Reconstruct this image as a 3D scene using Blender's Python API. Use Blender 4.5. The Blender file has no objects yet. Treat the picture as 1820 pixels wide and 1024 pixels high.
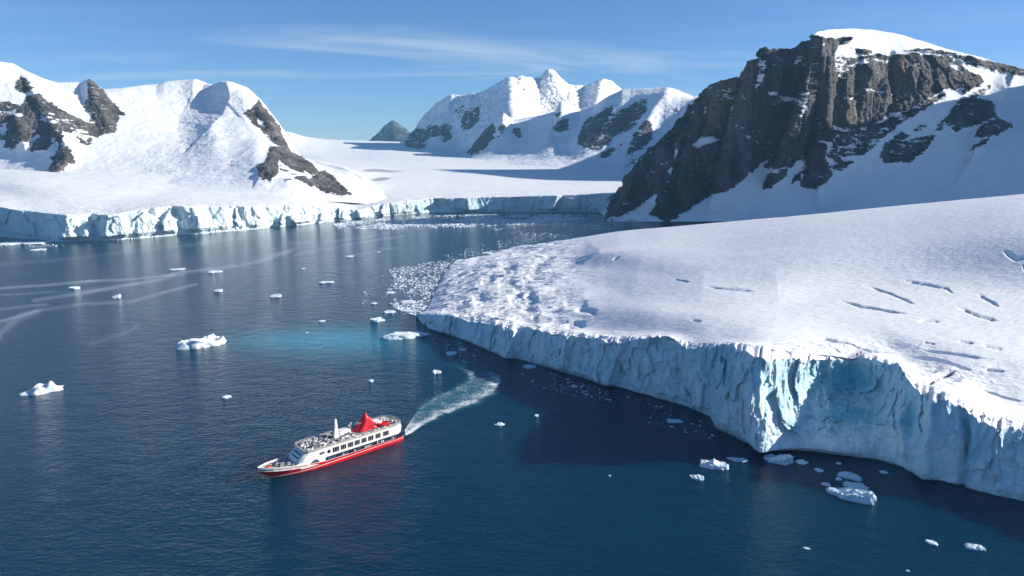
import bpy, bmesh, math, random
import numpy as np
from mathutils import Vector, Matrix

# ------------------------------------------------------------------ camera, light, sky
S = bpy.context.scene
COL = S.collection
CAM_H = 110.0
FPX = 1213.0                                   # focal length in photo pixels (1820 wide): a 24 mm drone lens
PITCH = math.atan2(247.0, FPX)
cam = bpy.data.cameras.new('camera')
cam.sensor_width = 36.0
cam.lens = 36.0 * FPX / 1820.0
cam.clip_start = 1.0
cam.clip_end = 60000.0
cam_o = bpy.data.objects.new('camera', cam)
COL.objects.link(cam_o)
cam_o.location = (0, 0, CAM_H)
cam_o.rotation_euler = (math.radians(90) - PITCH, 0, 0)
S.camera = cam_o

SUN_ELEV = math.radians(23.5)
SUN_AZ = math.radians(85.5)                    # clockwise from +Y (view direction); 90 = exactly right
sun = bpy.data.lights.new('sun', 'SUN')
sun.energy = 5.0
sun.angle = math.radians(0.5)
sun.color = (1.0, 0.955, 0.86)
sun_o = bpy.data.objects.new('sun', sun)
COL.objects.link(sun_o)
SUN_DIR = Vector((math.sin(SUN_AZ) * math.cos(SUN_ELEV), math.cos(SUN_AZ) * math.cos(SUN_ELEV), math.sin(SUN_ELEV)))
sun_o.rotation_euler = SUN_DIR.to_track_quat('Z', 'Y').to_euler()
sun_o.location = SUN_DIR * 3000

S.view_settings.view_transform = 'Standard'
S.view_settings.look = 'None'
S.view_settings.exposure = 0.72
S.view_settings.gamma = 1.0
S.cycles.max_bounces = 6
S.cycles.diffuse_bounces = 3
S.cycles.glossy_bounces = 3
S.cycles.volume_bounces = 0
S.cycles.use_denoising = True

W = bpy.data.worlds.new('World')
S.world = W
W.use_nodes = True


def build_world():
    nt = W.node_tree
    N, L = nt.nodes, nt.links
    N.clear()
    out = N.new('ShaderNodeOutputWorld')
    bg = N.new('ShaderNodeBackground')
    bg.inputs['Strength'].default_value = 0.082
    sky = N.new('ShaderNodeTexSky')
    sky.sky_type = 'NISHITA'
    sky.sun_disc = False
    sky.sun_elevation = SUN_ELEV
    sky.sun_rotation = SUN_AZ
    sky.altitude = 1200
    sky.air_density = 0.85
    sky.dust_density = 0.0
    sky.ozone_density = 7.0
    tc = N.new('ShaderNodeTexCoord')
    sep = N.new('ShaderNodeSeparateXYZ')
    L.new(tc.outputs['Generated'], sep.inputs[0])

    def mth(op, a, b=None, clamp=False):
        n = N.new('ShaderNodeMath'); n.operation = op; n.use_clamp = clamp
        for i, v in enumerate((a, b)):
            if v is None: continue
            if isinstance(v, (int, float)): n.inputs[i].default_value = v
            else: L.new(v, n.inputs[i])
        return n.outputs[0]
    zc = mth('ADD', mth('MAXIMUM', sep.outputs['Z'], 0.0), 0.06)
    cx = mth('DIVIDE', sep.outputs['X'], zc)
    cy = mth('DIVIDE', sep.outputs['Y'], zc)
    cmb = N.new('ShaderNodeCombineXYZ')
    L.new(mth('SUBTRACT', mth('MULTIPLY', cx, 0.32), 0.50), cmb.inputs[0]); L.new(mth('MULTIPLY', cy, 0.85), cmb.inputs[1])
    cmb.inputs[2].default_value = 3.7
    n1 = N.new('ShaderNodeTexNoise'); n1.inputs['Scale'].default_value = 1.0
    n1.inputs['Detail'].default_value = 7; n1.inputs['Roughness'].default_value = 0.58; n1.inputs['Distortion'].default_value = 0.9
    L.new(cmb.outputs[0], n1.inputs['Vector'])
    n2 = N.new('ShaderNodeTexNoise'); n2.inputs['Scale'].default_value = 0.33; n2.inputs['Detail'].default_value = 2
    L.new(cmb.outputs[0], n2.inputs['Vector'])
    m = mth('MULTIPLY', mth('MULTIPLY', mth('SUBTRACT', n1.outputs[0], 0.47), 3.2, True),
            mth('MULTIPLY', mth('SUBTRACT', n2.outputs[0], 0.44), 5.0, True), True)
    m = mth('MULTIPLY', m, mth('MULTIPLY', sep.outputs['Z'], 9.0, True))
    m = mth('MULTIPLY', m, 0.50)
    mix = N.new('ShaderNodeMix'); mix.data_type = 'RGBA'
    L.new(m, mix.inputs['Factor']); L.new(sky.outputs[0], mix.inputs['A'])
    mix.inputs['B'].default_value = (7.2, 7.6, 8.0, 1)
    L.new(mix.outputs['Result'], bg.inputs['Color'])
    L.new(bg.outputs[0], out.inputs[0])


build_world()

# ------------------------------------------------------------------ projection helpers (photo pixel <-> place)
CP, SP = math.cos(PITCH), math.sin(PITCH)


def rays(px, py):
    px = np.asarray(px, float); py = np.asarray(py, float)
    a = (px - 910.0) / FPX; b = (512.0 - py) / FPX
    return a, CP + b * SP, -SP + b * CP


def at_z(px, py, z=0.0):
    x, y, zz = rays(px, py)
    t = (np.asarray(z, float) - CAM_H) / zz
    return np.stack([x * t, y * t, zz * t + CAM_H], -1)


def at_y(px, py, Y):
    x, y, zz = rays(px, py)
    t = np.asarray(Y, float) / y
    return np.stack([x * t, y * t, zz * t + CAM_H], -1)


def project(P):
    x, y, z = P[..., 0], P[..., 1], P[..., 2] - CAM_H
    f = np.maximum(y * CP - z * SP, 1.0)
    u = y * SP + z * CP
    return 910.0 + FPX * x / f, 512.0 - FPX * u / f


# ------------------------------------------------------------------ noise
_rs = np.random.RandomState(7)
_perm = np.concatenate([_rs.permutation(256)] * 3)
_g = _rs.normal(size=(256, 3)); _g /= np.linalg.norm(_g, axis=1)[:, None]


def perlin(P):
    shp = P.shape[:-1]
    P = P.reshape(-1, 3)
    i = np.floor(P).astype(np.int64); f = P - i; i &= 255
    w = f * f * f * (f * (f * 6 - 15) + 10)
    out = 0
    for dx in (0, 1):
        for dy in (0, 1):
            for dz in (0, 1):
                h = _perm[_perm[_perm[i[:, 0] + dx] + i[:, 1] + dy] + i[:, 2] + dz]
                g = _g[h]
                d = (g * (f - np.array([dx, dy, dz]))).sum(1)
                wt = (w[:, 0] if dx else 1 - w[:, 0]) * (w[:, 1] if dy else 1 - w[:, 1]) * (w[:, 2] if dz else 1 - w[:, 2])
                out = out + d * wt
    return (out * 1.5).reshape(shp)


def fbm(P, octv=4, gain=0.5):
    a, s, o = 1.0, 0.0, np.zeros(P.shape[:-1])
    for k in range(octv):
        o += a * perlin(P * 2.03 ** k + 17.3 * k); s += a; a *= gain
    return o / s


def ridged(P, octv=4, gain=0.5):
    a, s, o = 1.0, 0.0, np.zeros(P.shape[:-1])
    for k in range(octv):
        o += a * (1 - 2 * np.abs(perlin(P * 2.07 ** k + 9.1 * k))); s += a; a *= gain
    return o / s


def cells(P, seed=0):
    """random value of the nearest jittered cell point: broken blocks with sharp edges"""
    shp = P.shape[:-1]; Q = P.reshape(-1, 3)
    i0 = np.floor(Q).astype(np.int64)
    best = np.full(len(Q), 1e9); val = np.zeros(len(Q)); vx = np.zeros((len(Q), 3))
    for dx in (-1, 0, 1):
        for dy in (-1, 0, 1):
            for dz in (-1, 0, 1):
                c = i0 + np.array([dx, dy, dz]); k = c & 255
                h = _perm[_perm[_perm[(k[:, 0] + seed) & 255] + k[:, 1]] + k[:, 2]]
                p = c + 0.5 + 0.45 * _g[h]
                d = ((Q - p) ** 2).sum(1); m = d < best
                best = np.where(m, d, best); val = np.where(m, h / 255.0 - .5, val); vx = np.where(m[:, None], (Q - p) * _g[(h + 91) & 255], vx)
    return (val + 0.9 * vx.sum(1)).reshape(shp)


def sc3(P, sx, sy, sz, off=0.0):
    return P / np.array([sx, sy, sz]) + off


# ------------------------------------------------------------------ lofted land
def pchip(xk, Yk, x):
    """monotone cubic through (xk, Yk[k]) along axis 0"""
    xk = np.asarray(xk, float); Yk = np.asarray(Yk, float); x = np.asarray(x, float)
    sh = (slice(None),) + (None,) * (Yk.ndim - 1)
    h = np.diff(xk)[sh]; d = np.diff(Yk, axis=0) / h
    m = np.zeros_like(Yk)
    m[0] = d[0]; m[-1] = d[-1]
    if len(xk) > 2:
        a, b = d[:-1], d[1:]
        with np.errstate(divide='ignore', invalid='ignore'):
            hm = 2 * a * b / (a + b)
        m[1:-1] = np.where(a * b > 0, np.nan_to_num(hm), 0)
    i = np.clip(np.searchsorted(xk, x, side='right') - 1, 0, len(xk) - 2)
    hh = (xk[i + 1] - xk[i])[sh]; t = ((x - xk[i]) / (xk[i + 1] - xk[i]))[sh]
    return ((2 * t ** 3 - 3 * t ** 2 + 1) * Yk[i] + (t ** 3 - 2 * t ** 2 + t) * hh * m[i]
            + (-2 * t ** 3 + 3 * t ** 2) * Yk[i + 1] + (t ** 3 - t ** 2) * hh * m[i + 1])


def row(pts, nu, mode='Y', lin=False):
    """pts: (px, py, Y or z).  Returns nu world points spread evenly over px."""
    p = np.array(pts, float)
    u = np.linspace(p[0, 0], p[-1, 0], nu)
    if lin:
        py = np.interp(u, p[:, 0], p[:, 1]); v = np.interp(u, p[:, 0], p[:, 2])
    else:
        q = pchip(p[:, 0], p[:, 1:], u); py, v = q[:, 0], q[:, 1]
    return at_y(u, py, v) if mode == 'Y' else at_z(u, py, v)


def loft(rows, counts, linear_first=False):
    R = np.stack(rows)
    n = len(rows)
    ts = np.concatenate([np.linspace(k, k + 1, c, endpoint=False) for k, c in enumerate(counts)] + [[n - 1.0]])
    if linear_first:
        a = ts[ts < 1]; b = ts[ts >= 1]
        A = R[0] * (1 - a)[:, None, None] + R[1] * a[:, None, None]
        B = pchip(np.arange(1, n), R[1:], b)
        P = np.concatenate([A, B])
    else:
        P = pchip(np.arange(n), R, ts)
    return P, ts


def grid_normals(P):
    du = np.gradient(P, axis=1); dv = np.gradient(P, axis=0)
    n = np.cross(du, dv)
    n /= np.maximum(np.linalg.norm(n, axis=-1, keepdims=True), 1e-9)
    return n


def seg_dist(px, py, poly):
    """distance and side (+ = right of the polyline when it runs downwards) to a polyline; fraction along it"""
    best = np.full(px.shape, 1e9); side = np.zeros(px.shape); frac = np.zeros(px.shape)
    n = len(poly) - 1
    for k in range(n):
        (x0, y0), (x1, y1) = poly[k], poly[k + 1]
        ex, ey = x1 - x0, y1 - y0; l2 = ex * ex + ey * ey + 1e-9
        t = np.clip(((px - x0) * ex + (py - y0) * ey) / l2, 0, 1)
        dx, dy = px - (x0 + t * ex), py - (y0 + t * ey)
        d = np.hypot(dx, dy); c = -(ex * dy - ey * dx)
        m = d < best
        best = np.where(m, d, best); side = np.where(m, np.sign(c), side); frac = np.where(m, (k + t) / n, frac)
    return best, side, frac


def poly_mask(px, py, poly, soft=2.0):
    """1 inside, 0 outside, soft edge of +-soft pixels"""
    out = np.zeros(px.shape)
    a = np.array(poly, float)
    bb = (px > a[:, 0].min() - soft) & (px < a[:, 0].max() + soft) & (py > a[:, 1].min() - soft) & (py < a[:, 1].max() + soft)
    if not bb.any(): return out
    x, y = px[bb], py[bb]
    inside = np.zeros(x.shape, bool); dist = np.full(x.shape, 1e9)
    n = len(a)
    for k in range(n):
        x0, y0 = a[k]; x1, y1 = a[(k + 1) % n]
        cr = ((y0 > y) != (y1 > y)) & (x < (x1 - x0) * (y - y0) / (y1 - y0 + 1e-12) + x0)
        inside ^= cr
        ex, ey = x1 - x0, y1 - y0
        t = np.clip(((x - x0) * ex + (y - y0) * ey) / (ex * ex + ey * ey + 1e-9), 0, 1)
        dist = np.minimum(dist, np.hypot(x - x0 - t * ex, y - y0 - t * ey))
    sd = np.where(inside, dist, -dist)
    out[bb] = np.clip(0.5 + 0.5 * sd / soft, 0, 1)
    return out


def zc(pts, scale, ox, oy):
    return [(x / scale + ox, y / scale + oy) for x, y in pts]


def ridge_push(px, py, ridges):
    """metres towards the viewer: each ridge = (polyline, amplitude, width left, width right)"""
    o = np.zeros(px.shape)
    for poly, A, wl, wr in ridges:
        d, s, f = seg_dist(px, py, poly)
        w = np.where(s > 0, wr, wl)
        o += A * np.clip(1 - d / w, 0, 1) ** 1.3
    return o


def towards_camera(P, amount):
    d = P.copy(); d[..., 2] = 0
    d /= np.maximum(np.linalg.norm(d, axis=-1, keepdims=True), 1e-9)
    return P - d * amount[..., None]


def mesh_grid(name, P, mat, attrs=None, smooth=True):
    nv, nu = P.shape[:2]
    me = bpy.data.meshes.new(name)
    me.vertices.add(nv * nu)
    me.vertices.foreach_set('co', P.astype(np.float32).ravel())
    idx = np.arange(nv * nu).reshape(nv, nu)
    q = np.stack([idx[:-1, :-1], idx[:-1, 1:], idx[1:, 1:], idx[1:, :-1]], -1).reshape(-1)
    nf = (nv - 1) * (nu - 1)
    me.loops.add(nf * 4); me.loops.foreach_set('vertex_index', q.astype(np.int32))
    me.polygons.add(nf)
    me.polygons.foreach_set('loop_start', np.arange(0, nf * 4, 4, dtype=np.int32))
    me.polygons.foreach_set('loop_total', np.full(nf, 4, np.int32))
    me.polygons.foreach_set('use_smooth', np.full(nf, smooth))
    me.update(calc_edges=True)
    for k, v in (attrs or {}).items():
        a = me.attributes.new(k, 'FLOAT', 'POINT')
        a.data.foreach_set('value', np.ascontiguousarray(v, dtype=np.float32).ravel())
    me.materials.append(mat)
    o = bpy.data.objects.new(name, me)
    COL.objects.link(o)
    return o


def tag(o, label=None, cat=None, group=None, kind=None):
    if label: o['label'] = label
    if cat: o['category'] = cat
    if group: o['group'] = group
    if kind: o['kind'] = kind
    return o


# ------------------------------------------------------------------ materials
class NB:
    """small node-builder"""
    def __init__(self, name):
        self.m = bpy.data.materials.new(name); self.m.use_nodes = True
        self.nt = self.m.node_tree; self.N, self.L = self.nt.nodes, self.nt.links
        self.N.clear()
        self.out = self.N.new('ShaderNodeOutputMaterial')
        self.b = self.N.new('ShaderNodeBsdfPrincipled')
        self.L.new(self.b.outputs[0], self.out.inputs[0])
        self.tc = self.N.new('ShaderNodeTexCoord').outputs['Object']

    def put(self, sock, v):
        if hasattr(v, 'is_output') or isinstance(v, bpy.types.NodeSocket): self.L.new(v, sock)
        else: sock.default_value = v

    def math(self, op, a, b=0.0, clamp=False):
        n = self.N.new('ShaderNodeMath'); n.operation = op; n.use_clamp = clamp
        self.put(n.inputs[0], a); self.put(n.inputs[1], b)
        return n.outputs[0]

    def ss(self, v, lo, hi):
        n = self.N.new('ShaderNodeMapRange'); n.interpolation_type = 'SMOOTHSTEP'
        self.put(n.inputs['Value'], v); n.inputs['From Min'].default_value = lo; n.inputs['From Max'].default_value = hi
        return n.outputs[0]

    def mapping(self, scale=(1, 1, 1), rot=(0, 0, 0), loc=(0, 0, 0), src=None):
        n = self.N.new('ShaderNodeMapping')
        n.inputs['Scale'].default_value = scale; n.inputs['Rotation'].default_value = rot; n.inputs['Location'].default_value = loc
        self.L.new(src or self.tc, n.inputs['Vector'])
        return n.outputs[0]

    def noise(self, scale, detail=4, rough=0.55, vec=None, dist=0.0):
        n = self.N.new('ShaderNodeTexNoise')
        n.inputs['Scale'].default_value = scale; n.inputs['Detail'].default_value = detail
        n.inputs['Roughness'].default_value = rough; n.inputs['Distortion'].default_value = dist
        self.L.new(vec or self.tc, n.inputs['Vector'])
        return n.outputs[0]

    def attr(self, name):
        n = self.N.new('ShaderNodeAttribute'); n.attribute_name = name
        return n.outputs['Fac']

    def mix(self, f, a, b):
        n = self.N.new('ShaderNodeMix'); n.data_type = 'RGBA'
        self.put(n.inputs['Factor'], f)
        for s, v in (('A', a), ('B', b)):
            if isinstance(v, tuple) and len(v) == 3: v = (*v, 1)
            self.put(n.inputs[s], v)
        return n.outputs['Result']

    def bump(self, h, strength=0.5, dist=1.0, normal=None):
        n = self.N.new('ShaderNodeBump')
        self.put(n.inputs['Strength'], strength); n.inputs['Distance'].default_value = dist
        self.L.new(h, n.inputs['Height'])
        if normal: self.L.new(normal, n.inputs['Normal'])
        return n.outputs[0]

    def done(self, color=None, rough=None, spec=None, normal=None):
        if color is not None:
            if isinstance(color, tuple) and len(color) == 3: color = (*color, 1)
            self.put(self.b.inputs['Base Color'], color)
        if rough is not None: self.put(self.b.inputs['Roughness'], rough)
        if spec is not None: self.put(self.b.inputs['Specular IOR Level'], spec)
        if normal is not None: self.L.new(normal, self.b.inputs['Normal'])
        return self.m


def mat_land(name, d, rock=(0.075, 0.068, 0.066), rock2=(0.16, 0.135, 0.12), snow=(0.86, 0.87, 0.89), speck=1.0, bump=1.0):
    """snow with rock where the 'rock' attribute says so; d = size in metres of one picture pixel there"""
    n = NB(name)
    rk = n.attr('rock'); rg = n.attr('rough')
    fine = n.noise(1 / (2.6 * d), 5, 0.65)
    ledge = n.noise(1.0, 5, 0.62, n.mapping((1 / (9 * d), 1 / (9 * d), 1 / (3.0 * d)), (0.25, 0.35, 0.0)))
    big = n.noise(1 / (22 * d), 4, 0.6)
    # rock shows where attribute plus broken-up noise passes one half; snow lodges on ledges
    v = n.math('ADD', rk, n.math('MULTIPLY', n.math('SUBTRACT', fine, 0.5), 0.9))
    v = n.math('ADD', v, n.math('MULTIPLY', n.math('SUBTRACT', ledge, 0.51), 2.7 * speck))
    v = n.math('ADD', v, n.math('MULTIPLY', n.math('SUBTRACT', big, 0.5), 0.7 * speck))
    f = n.math('MULTIPLY', n.ss(v, 0.40, 0.56), n.ss(rk, 0.02, 0.2))
    streak = n.noise(1.0, 5, 0.6, n.mapping((1 / (4 * d), 1 / (4 * d), 1 / (30 * d))))
    rc = n.mix(n.ss(streak, 0.35, 0.72), rock, rock2)
    rc = n.mix(n.ss(big, 0.45, 0.7), rc, tuple(0.55 * c for c in rock))
    band = n.noise(1.0, 4, 0.6, n.mapping((1 / (20 * d), 1 / (20 * d), 1 / (110 * d)), (0, 0.12, 0)), 0.6)
    rc = n.mix(n.math('MULTIPLY', n.ss(band, 0.47, 0.60), 0.65), rc, tuple(0.45 * c for c in rock))
    rc = n.mix(n.math('MULTIPLY', n.ss(band, 0.46, 0.36), 0.5), rc, tuple(1.35 * c for c in rock2))
    rc = n.mix(n.math('MULTIPLY', n.attr('warm'), 0.75), rc, n.mix(n.ss(streak, 0.3, 0.7), (0.15, 0.10, 0.080), (0.30, 0.20, 0.155)))  # brown rock, lightened on the left block to stand in for sunlight
    sc = n.mix(n.ss(big, 0.35, 0.7), snow, tuple(c * k for c, k in zip(snow, (0.90, 0.92, 0.95))))
    col = n.mix(f, sc, rc)
    h = n.math('ADD', n.math('MULTIPLY', fine, n.math('ADD', 0.10, n.math('ADD', n.math('MULTIPLY', f, 1.1), n.math('MULTIPLY', rg, 0.2)))),
               n.math('MULTIPLY', streak, n.math('MULTIPLY', f, 1.6)))
    h = n.math('ADD', h, n.math('MULTIPLY', f, 0.25))
    nb = n.bump(h, 0.8 * bump, 2.2 * d)
    return n.done(col, 0.75, 0.25, nb)


def mat_glacier(name, d, blue=1.0):
    """snow surface, blue ice where 'ice' is set, deep teal where 'teal' is set, grey gravel and painted crevasse shade from the last mask"""
    n = NB(name)
    ice = n.attr('ice'); teal = n.attr('teal'); dirt_shade = n.attr('dirt_shade'); rg = n.attr('rough')
    fine = n.noise(1 / (3.0 * d), 5, 0.6)
    mid = n.noise(1 / (14 * d), 5, 0.6)
    wind = n.noise(1.0, 4, 0.6, n.mapping((1 / (14 * d), 1 / (3.2 * d), 1 / (6 * d)), (0, 0, 0.25)))
    streak = n.noise(1.0, 6, 0.62, n.mapping((1 / (5 * d), 1 / (5 * d), 1 / (45 * d))), 0.25)
    streak2 = n.noise(1.0, 5, 0.6, n.mapping((1 / (17 * d), 1 / (17 * d), 1 / (90 * d))), 0.4)
    snow = n.mix(n.ss(mid, 0.3, 0.75), (0.88, 0.885, 0.89), (0.80, 0.815, 0.84))
    icec = n.mix(n.math('MULTIPLY', n.ss(streak, 0.38, 0.66), blue), (0.80 + .03 * (1 - blue), 0.895, 0.92), (0.55, 0.77, 0.85))
    icec = n.mix(n.math('MULTIPLY', n.ss(streak2, 0.5, 0.68), 0.55 * blue), icec, (0.30, 0.58, 0.70))
    crack = n.noise(1.0, 3, 0.5, n.mapping((1 / (30 * d), 1 / (30 * d), 1 / (70 * d)), (0.3, 0.5, 0.2)), 1.4)
    cr = n.math('SUBTRACT', 1.0, n.ss(n.math('ABSOLUTE', n.math('SUBTRACT', crack, 0.5)), 0.002, 0.016))
    icec = n.mix(n.math('MULTIPLY', cr, 0.18), icec, (0.20, 0.30, 0.36))
    grime = n.ss(n.noise(1 / (40 * d), 5, 0.62), 0.52, 0.72)
    icec = n.mix(n.math('MULTIPLY', grime, 0.16), icec, (0.42, 0.46, 0.46))
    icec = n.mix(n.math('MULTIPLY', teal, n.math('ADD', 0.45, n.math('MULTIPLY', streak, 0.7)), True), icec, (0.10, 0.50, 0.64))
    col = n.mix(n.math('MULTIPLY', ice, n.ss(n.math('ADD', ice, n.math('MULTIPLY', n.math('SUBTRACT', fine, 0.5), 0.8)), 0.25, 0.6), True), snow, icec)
    dv = n.math('ADD', dirt_shade, n.math('MULTIPLY', n.math('SUBTRACT', fine, 0.5), 0.8))
    col = n.mix(n.math('MULTIPLY', n.math('MULTIPLY', n.ss(dv, 0.35, 0.7), n.ss(dirt_shade, 0.02, 0.25)), 0.75), col, (0.27, 0.27, 0.27))
    h = n.math('MULTIPLY', wind, 0.9)
    h = n.math('ADD', h, n.math('MULTIPLY', fine, n.math('ADD', 0.07, n.math('ADD', n.math('MULTIPLY', ice, 0.25), n.math('MULTIPLY', rg, 1.2)))))
    h = n.math('ADD', h, n.math('MULTIPLY', streak, n.math('MULTIPLY', ice, 1.1)))
    h = n.math('SUBTRACT', h, n.math('MULTIPLY', cr, n.math('MULTIPLY', ice, 0.35)))
    nb = n.bump(h, 0.75, 2.4 * d)
    return n.done(col, 0.6, 0.3, nb)


def mat_water():
    n = NB('sea_water')
    slick = n.attr('slick'); turq = n.attr('turq'); foam = n.attr('foam'); skyglow = n.attr('skyglow')
    w1 = n.noise(1.0, 3, 0.55, n.mapping((0.36, 0.72, 0.2), (0, 0, 0.35)), 0.3)
    w2 = n.noise(1.0, 3, 0.6, n.mapping((1.0, 1.9, 0.5), (0, 0, 0.15)), 0.2)
    w3 = n.noise(1.0, 3, 0.5, n.mapping((0.09, 0.15, 0.05), (0, 0, 0.55)), 0.2)
    h = n.math('ADD', n.math('MULTIPLY', w1, 1.0), n.math('ADD', n.math('MULTIPLY', w2, 0.42), n.math('MULTIPLY', w3, 1.7)))
    patch = n.noise(1.0, 4, 0.6, n.mapping((0.010, 0.022, 0.01), (0, 0, 0.3)), 0.6)
    st = n.math('SUBTRACT', n.math('ADD', 0.30, n.math('MULTIPLY', patch, 0.35)), n.math('MULTIPLY', slick, 0.30))
    nb = n.bump(h, st, 0.85)
    col = n.mix(patch, (0.0003, 0.022, 0.050), (0.0006, 0.033, 0.070))
    col = n.mix(skyglow, col, (0.035, 0.075, 0.125))  # reflected skyglow on the left water, mixed into its base colour
    col = n.mix(turq, col, (0.010, 0.215, 0.33))
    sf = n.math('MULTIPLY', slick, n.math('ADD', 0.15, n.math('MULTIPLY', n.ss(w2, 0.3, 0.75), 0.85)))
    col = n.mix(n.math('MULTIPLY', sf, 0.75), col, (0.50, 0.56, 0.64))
    fn = n.noise(0.9, 5, 0.7)
    col = n.mix(n.math('MULTIPLY', n.ss(n.math('ADD', foam, n.math('SUBTRACT', fn, 0.5)), 0.35, 0.75), 0.8), col, (0.8, 0.83, 0.85))
    n.b.inputs['IOR'].default_value = 1.333
    n.b.subsurface_method = 'BURLEY'
    n.b.inputs['Subsurface Weight'].default_value = 1.0
    n.b.inputs['Subsurface Radius'].default_value = (0.4, 0.8, 1.0)
    n.b.inputs['Subsurface Scale'].default_value = 14.0
    return n.done(col, 0.10, 0.5, nb)


def mat_plain(name, color, rough=0.5, spec=0.4, var=0.12, scale=1.2, metallic=0.0):
    n = NB(name)
    v = n.noise(scale, 4, 0.6)
    c = n.mix(n.ss(v, 0.3, 0.75), color, tuple(x * (1 - var * 2) for x in color))
    n.b.inputs['Metallic'].default_value = metallic
    return n.done(c, n.math('ADD', rough - 0.08, n.math('MULTIPLY', v, 0.16)), spec)


def mat_berg():
    n = NB('iceberg_ice')
    big = n.noise(0.35, 4, 0.6); f = n.noise(1.6, 5, 0.65)
    blue = n.attr('blue')
    c = n.mix(n.ss(big, 0.42, 0.68), (0.86, 0.88, 0.90), (0.68, 0.80, 0.87))
    c = n.mix(n.math('MULTIPLY', blue, 0.8), c, (0.36, 0.62, 0.76))
    nb = n.bump(f, 0.7, 0.5)
    return n.done(c, 0.5, 0.35, nb)


# ------------------------------------------------------------------ sea
def build_sea():
    nu, nv = 560, 520
    # rows packed near the camera, spreading to the horizon; columns fan out
    Y = np.concatenate([np.linspace(-700, 60, 20, endpoint=False),
                        60 * (1500 / 60.0) ** np.linspace(0, 1, nv - 40, endpoint=False), np.geomspace(1500, 7300, 20)])
    s = np.linspace(-1, 1, nu)
    half = 900 + np.maximum(Y, 0) * 1.1
    half = np.where(Y > 60, 60 + Y * 1.05, 900 * 1.0)
    half = np.maximum.accumulate(np.where(Y > 60, np.maximum(half, 200), 900)[::-1])[::-1] * 0 + np.maximum(200, 100 + np.abs(Y) * 1.05)
    P = np.zeros((len(Y), nu, 3))
    P[..., 0] = half[:, None] * s[None, :]
    P[..., 1] = Y[:, None]
    px, py = project(P)
    ok = P[..., 1] > 60
    wob = P.copy(); wob[..., 2] = 0
    q = fbm(wob / 60.0, 3); q2 = fbm(wob / 60.0 + 31.7, 3)
    pxw = px + q * 10; pyw = py + q2 * 3.0
    slick = np.zeros(px.shape)
    z8 = lambda pts: zc(pts, 3.0115, 0, 400)
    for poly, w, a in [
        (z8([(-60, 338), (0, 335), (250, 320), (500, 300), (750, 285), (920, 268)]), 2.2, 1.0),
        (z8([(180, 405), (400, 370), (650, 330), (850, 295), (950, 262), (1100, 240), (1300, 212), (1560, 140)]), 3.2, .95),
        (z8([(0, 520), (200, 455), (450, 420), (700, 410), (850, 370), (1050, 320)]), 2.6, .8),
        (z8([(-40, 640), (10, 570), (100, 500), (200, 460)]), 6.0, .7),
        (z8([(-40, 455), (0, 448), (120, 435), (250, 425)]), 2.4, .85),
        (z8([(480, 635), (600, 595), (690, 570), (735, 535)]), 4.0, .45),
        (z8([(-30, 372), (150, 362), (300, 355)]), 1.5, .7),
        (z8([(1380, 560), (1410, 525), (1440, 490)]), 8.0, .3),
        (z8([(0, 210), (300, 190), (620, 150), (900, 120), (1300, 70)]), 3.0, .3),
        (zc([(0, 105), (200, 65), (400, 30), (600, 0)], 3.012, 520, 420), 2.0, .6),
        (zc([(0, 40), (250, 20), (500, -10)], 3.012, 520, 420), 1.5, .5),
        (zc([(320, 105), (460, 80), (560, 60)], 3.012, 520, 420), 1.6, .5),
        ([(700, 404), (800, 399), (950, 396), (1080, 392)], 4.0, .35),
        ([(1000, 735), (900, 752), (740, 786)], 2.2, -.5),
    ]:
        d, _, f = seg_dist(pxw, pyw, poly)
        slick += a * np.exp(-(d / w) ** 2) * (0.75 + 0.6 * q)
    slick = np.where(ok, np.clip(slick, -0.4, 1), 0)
    g = lambda cx, cy, rx, ry: np.exp(-(((pxw - cx) / rx) ** 2 + ((pyw - cy) / ry) ** 2))
    turq = 0.52 * g(570, 598, 100, 17) + 0.44 * g(640, 604, 80, 20) + 0.38 * g(475, 606, 85, 16) + .34 * g(600, 622, 150, 24)
    turq = np.where(ok, np.clip(turq, 0, 1), 0)
    # paler water towards the left: reflected skyglow put into the colour
    skyglow = np.clip((400 - px) / 1200.0, 0, 0.6) * np.clip((py - 425) / 60, 0, 1) * np.clip((1150 - py) / 500, 0, 1)
    skyglow = np.where(ok, skyglow * (0.8 + 0.5 * q), 0)
    foam = np.zeros(px.shape)
    for poly, a in [([(640, 398), (720, 388), (830, 383), (1090, 383), (1085, 392), (900, 402), (720, 408), (640, 405)], .42),
                    ([(700, 475), (800, 462), (860, 452), (840, 470), (790, 500), (765, 540), (735, 560), (690, 540), (680, 515), (710, 490)], .36)]:
        foam += a * poly_mask(pxw, pyw, poly, 6)
    foam = np.where(ok, foam, 0)
    o = mesh_grid('sea', P, mat_water(), dict(slick=slick, turq=turq, skyglow=np.clip(skyglow, 0, 1), foam=foam))
    tag(o, kind='structure')


build_sea()

# ------------------------------------------------------------------ near glacier tongue with its ice cliff
NEAR_BASE = [(736, 565), (762, 588), (781, 593), (825, 607), (875, 629), (931, 645), (981, 659), (1085, 690), (1160, 711.5), (1222, 729),
             (1262, 748), (1272, 766), (1287, 774), (1323, 790), (1363, 800), (1468, 814), (1559, 826.5), (1613, 845), (1686, 870),
             (1711, 875), (1820, 899), (2000, 950), (2200, 1010)]
MAT_NEAR = mat_glacier('near_glacier_ice', 0.42)


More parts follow.
